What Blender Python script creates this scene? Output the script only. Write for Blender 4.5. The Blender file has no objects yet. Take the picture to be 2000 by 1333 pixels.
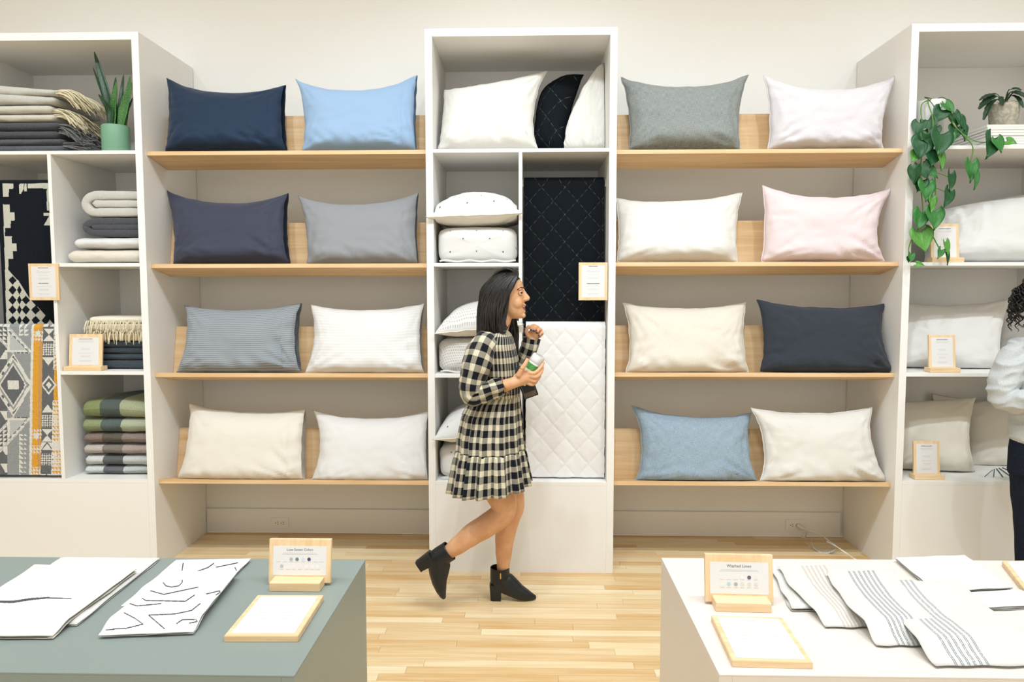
import bpy, bmesh, math, random
from mathutils import Vector, Matrix, Euler, noise as mnoise
PI = math.pi
scene = bpy.context.scene
COL = scene.collection
random.seed(7)

# ------------------------------------------------------------------ camera, world, light, exposure
FPX, YAW, PITCH, ROLL = 1386.79, 0.0247, 0.0695, -0.001
CAM_POS = Vector((0.0, -3.949, 1.6))
_f = Vector((-math.sin(YAW) * math.cos(PITCH), math.cos(YAW) * math.cos(PITCH), -math.sin(PITCH)))
_r0 = Vector((math.cos(YAW), math.sin(YAW), 0)); _u0 = _r0.cross(_f)
_r = _r0 * math.cos(ROLL) + _u0 * math.sin(ROLL)
_u = -_r0 * math.sin(ROLL) + _u0 * math.cos(ROLL)
cam_data = bpy.data.cameras.new('camera')
cam_data.sensor_width = 36.0
cam_data.lens = 36.0 * FPX / 2000.0
cam_data.clip_start = 0.05
cam = bpy.data.objects.new('camera', cam_data)
COL.objects.link(cam)
_m = Matrix((_r, _u, -_f)).transposed().to_4x4()
_m.translation = CAM_POS
cam.matrix_world = _m
scene.camera = cam

world = bpy.data.worlds.new('daylight'); scene.world = world
world.use_nodes = True
_bg = world.node_tree.nodes['Background']
_bg.inputs['Color'].default_value = (1.0, 0.97, 0.92, 1)
_bg.inputs['Strength'].default_value = 1.9

def spot(name, loc, target, watts, deg, color=(0.81, 0.91, 1.0), radius=0.06, blend=0.6):
    l = bpy.data.lights.new(name, 'SPOT'); l.energy = watts; l.spot_size = math.radians(deg); l.spot_blend = blend
    l.color = color; l.shadow_soft_size = radius
    o = bpy.data.objects.new(name, l); COL.objects.link(o)
    o.location = loc
    o.rotation_euler = (Vector(target) - Vector(loc)).to_track_quat('-Z', 'Y').to_euler()
    return o
# the shop's ceiling track: a row of heads washing the shelving wall, and a few over the tables and the aisle
for x in (-3.4, -2.15, -0.9, 0.4, 1.65, 2.9, 4.0):
    for dx in (-1.3, 1.3):
        spot('track_head', (x, -2.75, 4.9), (x * 0.98 + dx, 0.15, 0.1), 98, 80)
for x, y, w in ((-1.5, -1.7, 50), (0.0, -0.55, 200), (1.5, -1.7, 62)):  # the middle one is added to brighten the aisle floor
    spot('table_aisle_spot', (x, -3.2, 4.95), (x * 0.9, y, 0.1), w, 84)
def area(name, loc, rot, sx, sy, watts, color=(1, 1, 1)):
    l = bpy.data.lights.new(name, 'AREA'); l.shape = 'RECTANGLE'; l.size = sx; l.size_y = sy; l.energy = watts; l.color = color
    o = bpy.data.objects.new(name, l); COL.objects.link(o); o.location = loc; o.rotation_euler = rot
    return o
area('ceiling_fill', (0, -2.6, 5.15), (0, 0, 0), 6.5, 2.0, 110, (0.98, 0.99, 1.0))  # added soft fill light below the ceiling, not a fitted lamp

vs = scene.view_settings
vs.view_transform = 'Standard'; vs.look = 'None'; vs.gamma = 1.0; vs.use_curve_mapping = False
vs.exposure = -0.46

# ------------------------------------------------------------------ helpers
def at(px, py, Y=None, Z=None):
    """point of the photograph seen at a known depth plane Y, or on a known height Z"""
    d = _r * ((px - 1000) / FPX) + _u * ((666.5 - py) / FPX) + _f
    t = (Y - CAM_POS.y) / d.y if Y is not None else (Z - CAM_POS.z) / d.z
    return CAM_POS + d * t

def lin(h):
    h = h.lstrip('#')
    v = [int(h[i:i + 2], 16) / 255 for i in (0, 2, 4)]
    return tuple(c / 12.92 if c <= 0.04045 else ((c + 0.055) / 1.055) ** 2.4 for c in v) + (1.0,)

class S:
    """node socket with arithmetic"""
    def __init__(s, t, sock): s.t = t; s.s = sock
    def _m(s, op, *a):
        n = s.t.nodes.new('ShaderNodeMath'); n.operation = op
        for i, x in enumerate((s,) + a):
            if isinstance(x, S): s.t.links.new(x.s, n.inputs[i])
            else: n.inputs[i].default_value = x
        return S(s.t, n.outputs[0])
    def __add__(s, o): return s._m('ADD', o)
    __radd__ = __add__
    def __sub__(s, o): return s._m('SUBTRACT', o)
    def __rsub__(s, o): return (s * -1.0) + o
    def __mul__(s, o): return s._m('MULTIPLY', o)
    __rmul__ = __mul__
    def __truediv__(s, o): return s._m('DIVIDE', o)
    def frac(s): return s._m('FRACT')
    def floor(s): return s._m('FLOOR')
    def abs(s): return s._m('ABSOLUTE')
    def sin(s): return s._m('SINE')
    def lt(s, o): return s._m('LESS_THAN', o)
    def gt(s, o): return s._m('GREATER_THAN', o)
    def min(s, o): return s._m('MINIMUM', o)
    def max(s, o): return s._m('MAXIMUM', o)
    def pow(s, o): return s._m('POWER', o)
    def smooth(s, a, b):
        n = s.t.nodes.new('ShaderNodeMapRange'); n.interpolation_type = 'SMOOTHSTEP'
        s.t.links.new(s.s, n.inputs[0]); n.inputs[1].default_value = a; n.inputs[2].default_value = b
        return S(s.t, n.outputs[0])

class M:
    """material builder around one Principled node"""
    def __init__(s, name, color='#ffffff', rough=0.7, sheen=0.0, spec=0.3, metal=0.0):
        s.mat = bpy.data.materials.new(name); s.mat.use_nodes = True
        s.t = s.mat.node_tree; s.b = s.t.nodes['Principled BSDF']
        s.b.inputs['Base Color'].default_value = lin(color) if isinstance(color, str) else color
        s.b.inputs['Roughness'].default_value = rough
        s.b.inputs['Specular IOR Level'].default_value = spec
        s.b.inputs['Metallic'].default_value = metal
        if sheen:
            s.b.inputs['Sheen Weight'].default_value = sheen; s.b.inputs['Sheen Roughness'].default_value = 0.5
    def node(s, k): return s.t.nodes.new('ShaderNode' + k)
    def uv(s):
        if not hasattr(s, '_uv'):
            n = s.node('TexCoord'); x = s.node('SeparateXYZ'); s.t.links.new(n.outputs['UV'], x.inputs[0])
            s._uv = (S(s.t, x.outputs[0]), S(s.t, x.outputs[1])); s._uvs = n.outputs['UV']
        return s._uv
    def pos(s):
        if not hasattr(s, '_p'):
            n = s.node('NewGeometry'); x = s.node('SeparateXYZ'); s.t.links.new(n.outputs['Position'], x.inputs[0])
            s._p = tuple(S(s.t, x.outputs[i]) for i in range(3)); s._g = n
        return s._p
    def vec(s, x, y, z=0.0):
        n = s.node('CombineXYZ')
        for i, k in enumerate((x, y, z)):
            if isinstance(k, S): s.t.links.new(k.s, n.inputs[i])
            else: n.inputs[i].default_value = k
        return n.outputs[0]
    def noise(s, vec, scale=5.0, detail=3.0, rough=0.5):
        n = s.node('TexNoise'); n.inputs['Scale'].default_value = scale; n.inputs['Detail'].default_value = detail
        n.inputs['Roughness'].default_value = rough
        s.t.links.new(vec, n.inputs['Vector'])
        return S(s.t, n.outputs[0])
    def mix(s, fac, a, b):
        n = s.node('Mix'); n.data_type = 'RGBA'
        if isinstance(fac, S): s.t.links.new(fac.s, n.inputs[0])
        else: n.inputs[0].default_value = fac
        for i, k in ((6, a), (7, b)):
            if isinstance(k, str): n.inputs[i].default_value = lin(k)
            elif isinstance(k, tuple): n.inputs[i].default_value = k
            else: s.t.links.new(k, n.inputs[i])
        return n.outputs[2]
    def color(s, sock): s.t.links.new(sock, s.b.inputs['Base Color']); return s
    def bump(s, h, strength=0.3, dist=0.002):
        n = s.node('Bump'); n.inputs['Strength'].default_value = strength; n.inputs['Distance'].default_value = dist
        s.t.links.new(h.s, n.inputs['Height']); s.t.links.new(n.outputs[0], s.b.inputs['Normal']); return s

def M_paint(name, color, rough=0.55, grain=False):
    m = M(name, color, rough, spec=0.35)
    x, y, z = m.pos()
    n = m.noise(m.vec(x, y, z), 60, 2)
    m.bump(n, 0.05, 0.001)
    return m.mat
def M_cloth(name, color, rough=0.92, weave=900.0, var=0.0, color2=None, bump=0.25, slub=0.0):
    m = M(name, color, rough, sheen=0.12, spec=0.15)
    u, v = m.uv()
    w1 = m.noise(m.vec(u * 40.0, v * weave), 1, 1); w2 = m.noise(m.vec(u * weave, v * 40.0), 1, 1)
    wv = w1 + w2
    m.bump(wv, bump, 0.0012)
    if color2:
        f = m.noise(m.vec(u * 34.0, v * 700.0), 1, 2) * 0.5 + m.noise(m.vec(u * 700.0, v * 34.0), 1, 2) * 0.5
        f = f.smooth(0.5 - var, 0.5 + var)
        m.color(m.mix(f, color, color2))
    return m.mat
def M_wood(name, c1, c2, scale=1.0, axis=0, rough=0.5, random_piece=False, c3=None):
    m = M(name, c1, rough, spec=0.35)
    x, y, z = m.pos()
    P = [x, y, z]
    off = 0.0
    if random_piece:
        oi = m.node('ObjectInfo'); r = S(m.t, oi.outputs['Random'])
        isl = S(m.t, m._g.outputs['Random Per Island'])
        r = (r + isl).frac(); off = r * 37.0
    k = [14.0 * scale] * 3; k[axis] = 0.9 * scale
    v1 = m.vec(P[0] * k[0] + off, P[1] * k[1] + off, P[2] * k[2])
    n1 = m.noise(v1, 1.6, 4, 0.6)
    k2 = [90.0 * scale] * 3; k2[axis] = 3.0 * scale
    n2 = m.noise(m.vec(P[0] * k2[0] + off, P[1] * k2[1], P[2] * k2[2]), 1.0, 2)
    f = (n1 * 0.75 + n2 * 0.25).smooth(0.33, 0.68)
    c = m.mix(f, c1, c2)
    if random_piece:
        c = m.mix((r * 7.13).frac().smooth(0.15, 1.0) * 0.75, c, m.mix(f, c3[0], c3[1]))
    m.color(c)
    m.bump(n2, 0.08, 0.001)
    return m.mat

MAT = {}
MAT['white'] = M_paint('white_laminate', '#edebe6', 0.5)
MAT['wall'] = M_paint('white_wall_paint', '#e8e6e0', 0.8)
MAT['trim'] = M_paint('white_trim_paint', '#e9e6df', 0.5)
MAT['shelfwood'] = M_wood('pale_oak_veneer', '#e0c095', '#cfa877', 1.0, 0)
MAT['maple'] = M_wood('maple_frame', '#edd3ab', '#e2bf8f', 2.0, 0)
MAT['maple_v'] = M_wood('maple_upright', '#edd3ab', '#e2bf8f', 2.0, 2)
MAT['plank'] = M_wood('oak_strip_floor', '#f3e3c0', '#e9cf9e', 1.3, 0, 0.36, True, ('#dcb478', '#c99858'))
MAT['seam'] = M_paint('floor_joint', '#5a3d20', 0.8)
MAT['paper'] = M('white_paper', '#e0dfdd', 0.8).mat
MAT['ink'] = M('grey_ink', '#55555a', 0.8).mat
MAT['ink_pale'] = M('pale_ink', '#b4b3b3', 0.8).mat
MAT['dark_slot'] = M('dark_slot', '#2b2118', 0.8).mat
MAT['gap'] = M('shadow_gap', '#3a332b', 0.9).mat
MAT['table_grey'] = M_paint('slate_grey_lacquer', '#8b9691', 0.36)
MAT['table_beige'] = M_paint('pale_beige_lacquer', '#e4dcd3', 0.42)
MAT['plastic_white'] = M('white_plastic', '#e9e3d6', 0.4).mat

def link(o, parent=None):
    COL.objects.link(o)
    if parent is not None:
        o.parent = parent
        if parent.get('_base') is not None or parent.type == 'EMPTY':
            o.matrix_parent_inverse = Matrix.Translation(-Vector(parent.location))
    return o
def mesh(name, verts, faces, mat, parent=None, smooth=False, uvs=None, colors=None):
    me = bpy.data.meshes.new(name)
    me.from_pydata([tuple(v) for v in verts], [], faces)
    if uvs is not None:
        lay = me.uv_layers.new(name='UVMap')
        flat = [0.0] * (2 * len(me.loops))
        for i, lp in enumerate(me.loops):
            a = uvs[lp.vertex_index]; flat[2 * i] = a[0]; flat[2 * i + 1] = a[1]
        lay.data.foreach_set('uv', flat)
    if colors is not None:                      # one colour for each face (woven or printed pattern)
        ca = me.color_attributes.new('print', 'FLOAT_COLOR', 'CORNER')
        flat = []
        for p in me.polygons:
            flat += list(colors[p.index]) * p.loop_total
        ca.data.foreach_set('color', flat)
    if smooth: me.polygons.foreach_set('use_smooth', [True] * len(me.polygons))
    ml = mat if isinstance(mat, (list, tuple)) else [mat]
    for k in ml: me.materials.append(MAT[k] if isinstance(k, str) else k)
    me.update()
    o = bpy.data.objects.new(name, me)
    return link(o, parent)
def from_bm(name, bm, mat, parent=None, smooth=False):
    bmesh.ops.recalc_face_normals(bm, faces=bm.faces)
    me = bpy.data.meshes.new(name); bm.to_mesh(me); bm.free()
    if smooth: me.polygons.foreach_set('use_smooth', [True] * len(me.polygons))
    me.materials.append(MAT[mat] if isinstance(mat, str) else mat)
    return link(bpy.data.objects.new(name, me), parent)
def bm_box(bm, x0, x1, y0, y1, z0, z1, bev=0.0, mtx=None):
    r = bmesh.ops.create_cube(bm, size=1.0)
    vs_ = r['verts']
    for v in vs_:
        v.co = Vector(((x0 + x1) / 2 + v.co.x * (x1 - x0), (y0 + y1) / 2 + v.co.y * (y1 - y0), (z0 + z1) / 2 + v.co.z * (z1 - z0)))
    if bev > 0:
        es = list({e for v in vs_ for e in v.link_edges})
        g = bmesh.ops.bevel(bm, geom=es, offset=bev, segments=2, affect='EDGES', profile=0.5)
        vs_ = list({v for f in g['faces'] for v in f.verts} | {v for v in vs_ if v.is_valid})
    if mtx is not None:
        for v in vs_: v.co = mtx @ v.co
def box(name, x0, x1, y0, y1, z0, z1, mat, parent=None, bev=0.0015, mtx=None):
    bm = bmesh.new(); bm_box(bm, x0, x1, y0, y1, z0, z1, bev, mtx)
    return from_bm(name, bm, mat, parent)
def tag(o, label, cat, group=None):
    o['label'] = label; o['category'] = cat
    if group: o['group'] = group
    return o
def thing(name, loc, label, cat, group=None):
    o = bpy.data.objects.new(name, None); o.empty_display_size = 0.05
    COL.objects.link(o); o.location = loc
    return tag(o, label, cat, group)
def struct(o):
    o['kind'] = 'structure'; return o
def tube(name, pts, rad, mat, parent=None, seg=8, cap=True, uvs=False):
    """swept round tube along points; rad is a number or one radius per point"""
    V, F, U = tube_data(pts, rad, seg, cap)
    return mesh(name, V, F, mat, parent, True)
def tube_data(pts, rad, seg=8, cap=True, base=0, flat=1.0):
    pts = [Vector(p) for p in pts]; n = len(pts)
    R_ = rad if isinstance(rad, (list, tuple)) else [rad] * n
    V, F = [], []
    nrm = None
    for i in range(n):
        t = (pts[min(i + 1, n - 1)] - pts[max(i - 1, 0)]).normalized()
        if nrm is None:
            a = Vector((0, 0, 1)) if abs(t.z) < 0.9 else Vector((1, 0, 0))
            nrm = (a - t * a.dot(t)).normalized()
        else:
            nrm = (nrm - t * nrm.dot(t)).normalized()
        b = t.cross(nrm)
        for k in range(seg):
            a = 2 * PI * k / seg
            V.append(pts[i] + (nrm * math.cos(a) + b * math.sin(a) * flat) * R_[i])
    for i in range(n - 1):
        for k in range(seg):
            k2 = (k + 1) % seg
            F.append((base + i * seg + k, base + i * seg + k2, base + (i + 1) * seg + k2, base + (i + 1) * seg + k))
    if cap:
        F.append(tuple(base + k for k in reversed(range(seg))))
        F.append(tuple(base + (n - 1) * seg + k for k in range(seg)))
    return V, F, None
def catmull(P, n=8):
    P = [Vector(p) for p in P]; out = []
    for i in range(len(P) - 1):
        p0, p1, p2, p3 = P[max(i - 1, 0)], P[i], P[i + 1], P[min(i + 2, len(P) - 1)]
        for k in range(n):
            t = k / n
            out.append(0.5 * ((2 * p1) + (p2 - p0) * t + (2 * p0 - 5 * p1 + 4 * p2 - p3) * t * t + (3 * p1 - p0 - 3 * p2 + p3) * t ** 3))
    out.append(P[-1]); return out
def nz(x, y, z=0.0): return mnoise.noise(Vector((x, y, z)))

# ------------------------------------------------------------------ the room
A1, A2, A3, A4, HT, DP = -2.147, -0.571, 0.475, 2.040, 3.025, 0.635
WY = 0.64                                              # face of the back wall
struct(box('wall_back', -5, 5, WY, WY + 0.15, 0, 5.2, 'wall', None, 0))
struct(box('wall_left', -5.15, -5, -8, WY + 0.15, 0, 5.2, 'wall', None, 0))
struct(box('wall_right', 5, 5.15, -8, WY + 0.15, 0, 5.2, 'wall', None, 0))
struct(box('ceiling', -5.15, 5.15, -8, WY + 0.15, 5.2, 5.3, 'wall', None, 0))
floor = struct(box('floor', -5, 5, -8, WY, -0.06, -0.02, 'seam', None, 0))
# strip floor: the boards in view one by one, the rest joined
PW = 0.0575
stuff_bm = bmesh.new()
pm = bpy.data.meshes.new('plank')
_b = bmesh.new(); bm_box(_b, 0, 1, 0, PW - 0.0012, -0.02, 0.0, 0); _b.to_mesh(pm); _b.free(); pm.materials.append(MAT['plank'])
rng = random.Random(3)
y = WY - PW; row = 0
n_plank = 0
while y > -8:
    x = -5 - rng.random() * 0.8
    while x < 5:
        L = rng.choice([0.45, 0.6, 0.75, 0.9, 1.05, 1.25])
        x0, x1 = max(x, -5), min(x + L, 5)
        vis = False
        if y > -1.25:
            lim0, lim1 = (-2.25, 2.2) if y > -0.05 else (-1.05, 1.05)
            vis = x1 > lim0 and x0 < lim1
        if x1 > x0 + 0.01:
            if vis:
                o = bpy.data.objects.new('plank', pm); COL.objects.link(o); o.parent = floor
                o.location = (x0, y, 0); o.scale = (x1 - x0 - 0.001, 1, 1); n_plank += 1
            else:
                bm_box(stuff_bm, x0, x1 - 0.001, y, y + PW - 0.0012, -0.02, 0.0, 0)
        x += L
    y -= PW; row += 1
o = from_bm('plank_field', stuff_bm, 'plank', floor); o['kind'] = 'stuff'
# baseboards in the two open bays
for nm, x0, x1 in (('baseboard_left', A1 + 0.003, A2 - 0.001), ('baseboard_right', A3 + 0.001, A4 - 0.018)):
    struct(box(nm, x0, x1, WY - 0.016, WY - 0.0005, 0.006, 0.165, 'trim', None, 0.003))

# ------------------------------------------------------------------ white shelf towers
def tower(label, x0, x1, shelves, dividers, z0=0.505):
    """shelves: (xa, xb, z top); dividers: (xa, xb, za, zb)"""
    t = thing('shelf_tower', ((x0 + x1) / 2, 0.3, 0), label, 'shelf unit', 'white shelf towers against the wall')
    w = 0.04
    box('side_panel', x0, x0 + w, 0, DP, 0, HT, 'white', t)
    box('side_panel', x1 - w, x1, 0, DP, 0, HT, 'white', t)
    box('top_panel', x0 + w, x1 - w, 0, DP, HT - 0.042, HT, 'white', t)
    box('back_panel', x0 + w, x1 - w, DP - 0.012, DP, z0, HT - 0.042, 'white', t)
    box('plinth_front', x0 + w, x1 - w, 0.0, 0.02, 0, z0, 'white', t, 0.0005)
    box('bottom_shelf', x0 + w, x1 - w, 0.0, DP - 0.012, z0, z0 + 0.022, 'white', t)
    for xa, xb, z in shelves: box('shelf', xa, xb, 0.001, DP - 0.012, z - 0.02, z, 'white', t)
    for xa, xb, za, zb in dividers: box('divider', xa, xb, 0.0005, DP - 0.012, za, zb, 'white', t)
    return t
ZS = (2.385, 1.762, 1.146, 0.527)
LX0 = -3.215; LD0, LD1 = -2.687, -2.666
tower('white shelf tower with folded blankets at the left edge', LX0, A1,
      [(LX0 + .04, A1 - .04, ZS[0]), (LD1, A1 - .04, ZS[1]), (LD1, A1 - .04, ZS[2] + 0.004)], [(LD0, LD1, ZS[3], ZS[0] - 0.02)])
CD0, CD1 = -0.060, -0.040
tower('white shelf tower with quilts in the middle, behind the walking woman', A2, A3,
      [(A2 + .04, A3 - .04, ZS[0] - 0.003), (A2 + .04, CD0, ZS[1] - 0.003), (A2 + .04, CD0, ZS[2] - 0.008)], [(CD0, CD1, ZS[3], ZS[0] - 0.023)])
RX1 = 3.115
tower('white shelf tower with trailing plant and white pillows at the right edge', A4, RX1,
      [(A4 + .04, RX1 - .04, ZS[0]), (A4 + .04, RX1 - .04, ZS[1] - .004), (A4 + .04, RX1 - .04, ZS[2] + 0.003)], [], z0=0.52)

# ------------------------------------------------------------------ tilted oak display shelves in the two bays
TILT = math.radians(11.5)
def display_shelf(x0, x1, zf, label):
    """front top edge at Y 0.05, height zf; board tips back, back board square to it"""
    t = thing('display_shelf', ((x0 + x1) / 2, 0.05, zf), label, 'shelf', 'tilted oak display shelves')
    mt = Matrix.Translation((0, 0.05, zf)) @ Matrix.Rotation(-TILT, 4, 'X')
    box('shelf_board', x0, x1, 0, 0.225, -0.024, 0, 'shelfwood', t, 0.001, mt)
    box('back_board', x0 + 0.0005, x1 - 0.0005, 0.204, 0.225, 0.0003, 0.30, 'shelfwood', t, 0.001, mt)
    return t
ROWS = ['top row', 'second row', 'third row', 'bottom row']
SH = []
def shelf_top(zf, yy): return zf - (yy - 0.05) * math.tan(TILT)
LZ = (2.388, 1.759, 1.137, 0.516); RZ = (2.381, 1.763, 1.144, 0.521)
LL = ['tilted oak shelf under the navy and light blue pillows', 'tilted oak shelf under the charcoal and plain grey pillows',
      'tilted oak shelf under the grey striped pillow, left bay', 'tilted oak shelf above the bare outlet, left bay bottom']
RL = ['tilted oak shelf under the grey linen pillow, right bay top', 'tilted oak shelf under the pale pink pillow',
      'tilted oak shelf under the dark charcoal linen pillow', 'tilted oak shelf under the blue chambray pillow, right bay bottom']
for z, l in zip(LZ, LL): display_shelf(A1 + 0.001, A2 - 0.001, z, l)
for z, l in zip(RZ, RL): display_shelf(A3 + 0.001, A4 - 0.001, z, l)

# ------------------------------------------------------------------ display tables
TZ = 0.74
def plinth_table(name, x0, x1, y0, y1, mat, label):
    t = thing(name, ((x0 + x1) / 2, (y0 + y1) / 2, 0), label, 'table')
    box('table_top', x0, x1, y0, y1, TZ - 0.005, TZ, mat, t, 0.001)
    w = 0.03
    box('side_panel', x0, x0 + w, y0, y1, 0, TZ - 0.005, mat, t, 0.001)
    box('side_panel', x1 - w, x1, y0, y1, 0, TZ - 0.005, mat, t, 0.001)
    box('front_panel', x0 + w, x1 - w, y0, y0 + w, 0, TZ - 0.005, mat, t, 0.0005)
    box('back_panel', x0 + w, x1 - w, y1 - w, y1, 0, TZ - 0.005, mat, t, 0.0005)
    return t
plinth_table('display_table', -2.25, -0.527, -2.424, -1.733, 'table_grey', 'slate grey box table in the left foreground')
plinth_table('display_table', 0.427, 2.15, -2.397, -1.695, 'table_beige', 'pale beige box table in the right foreground')
# ------------------------------------------------------------------ fabrics
def M_stripe(name, c1, c2, period):
    m = M(name, c1, 0.85, sheen=0.1, spec=0.2)
    u, v = m.uv()
    st = (v / period).frac()
    f = (st - 0.5).abs().smooth(0.10, 0.22)
    m.color(m.mix(f, c2, c1))
    m.bump(m.noise(m.vec(u * 900.0, v * 60.0), 1, 1), 0.2, 0.001)
    return m.mat
def M_cross(name, base, ink, per=0.148, arm=0.0045, wid=0.0014, rp=0.063):
    m = M(name, base, 0.9, sheen=0.1, spec=0.15)
    u, v = m.uv()
    row = (v / (rp)).floor()
    sh = (row * 0.5).frac()
    x = ((u / per + sh).frac() - 0.5).abs() * per
    y = ((v / (rp)).frac() - 0.5).abs() * (rp)
    f = (x.lt(arm) * y.lt(wid)).max(x.lt(wid) * y.lt(arm))
    m.color(m.mix(f, base, ink))
    m.bump(m.noise(m.vec(u * 700.0, v * 700.0), 1, 1), 0.15, 0.001)
    return m.mat
def M_waffle(name, base, ink, cu=0.013, cv=0.016):
    m = M(name, base, 0.95, sheen=0.15, spec=0.1)
    u, v = m.uv()
    row = (v / cv).floor()
    x = ((u / cu + (row * 0.5).frac()).frac() - 0.5).abs()
    y = ((v / cv).frac() - 0.5).abs()
    r = (x * x + y * y)
    f = 1.0 - r.smooth(0.012, 0.07)
    m.color(m.mix(f * 0.4, base, ink))
    m.bump(1.0 - f, 0.8, 0.004)
    return m.mat
def M_quilt(name, base, line, per, wid, lines=True, c2=None):
    """diamond stitching: u, v in metres; per = diamond width"""
    m = M(name, base, 0.92, sheen=0.0 if lines else 0.1, spec=0.1)
    u, v = m.uv()
    a = ((u / per + v / (per * 1.14)).frac() - 0.5).abs(); b = ((u / per - v / (per * 1.14)).frac() - 0.5).abs()
    d = (0.5 - a).min(0.5 - b)
    f = 1.0 - d.smooth(wid * 0.5, wid * 1.4)
    dots = (u * 260.0).sin() * 0.5 + 0.5
    if lines: m.color(m.mix(f * dots, base, line))
    else: m.color(m.mix(f * 0.5, base, line))
    h = d.smooth(0.0, 0.16) + m.noise(m.vec(u, v), 60, 3) * 0.5
    m.bump(h, 0.25, 0.004)
    return m.mat
CL = {}
CL['navy'] = M_cloth('navy_sateen', '#1c2e45', 0.6)
CL['lightblue'] = M_cloth('light_blue_sateen', '#90abc7', 0.65)
CL['charcoal'] = M_cloth('charcoal_sateen', '#3b3e4e', 0.6)
CL['grey'] = M_cloth('plain_grey_sateen', '#8d8f92', 0.65)
CL['stripe'] = M_stripe('grey_stripe_sateen', '#969ca0', '#797e82', 0.0125)
CL['white'] = M_cloth('white_percale', '#dcdad6', 0.85)
CL['whitestripe'] = M_stripe('white_tonal_stripe', '#dedcd8', '#d6d4d0', 0.018)
CL['cream'] = M_cloth('cream_percale', '#dfd9cc', 0.85)
CL['linengrey'] = M_cloth('grey_linen', '#717674', 0.95, 600, 0.16, '#989c98', 0.5)
CL['linenlilac'] = M_cloth('pale_lilac_linen', '#d0ccce', 0.95, 600, 0.2, '#d7d3d5', 0.4)
CL['linenwhite'] = M_cloth('white_linen', '#d9d6ce', 0.95, 600, 0.2, '#dfdcd5', 0.4)
CL['linenpink'] = M_cloth('pale_pink_linen', '#dccaca', 0.95, 600, 0.2, '#e1d1d1', 0.4)
CL['linencream'] = M_cloth('natural_cream_linen', '#d5cdbe', 0.95, 600, 0.2, '#dfd8cb', 0.4)
CL['linendark'] = M_cloth('dark_charcoal_linen', '#2f343b', 0.9, 600, 0.2, '#383d45', 0.5)
CL['chambray'] = M_cloth('blue_chambray_linen', '#7f93a3', 0.95, 600, 0.16, '#a2b2bd', 0.5)
CL['cross'] = M_cross('cross_print_cotton', '#dcdad6', '#2b2b2e')
CL['waffle'] = M_waffle('knit_waffle_cotton', '#dad7d2', '#a09c95')
CL['satin'] = M_cloth('smooth_white_backing', '#e8e3d8', 0.5)
CL['blackquilt'] = M_quilt('black_quilt', '#12171b', '#7f8587', 0.135, 0.0045)
CL['whitequilt'] = M_quilt('white_quilt', '#e6e4e1', '#d6d3cd', 0.135, 0.02, False)
MAT.update(CL)

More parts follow.
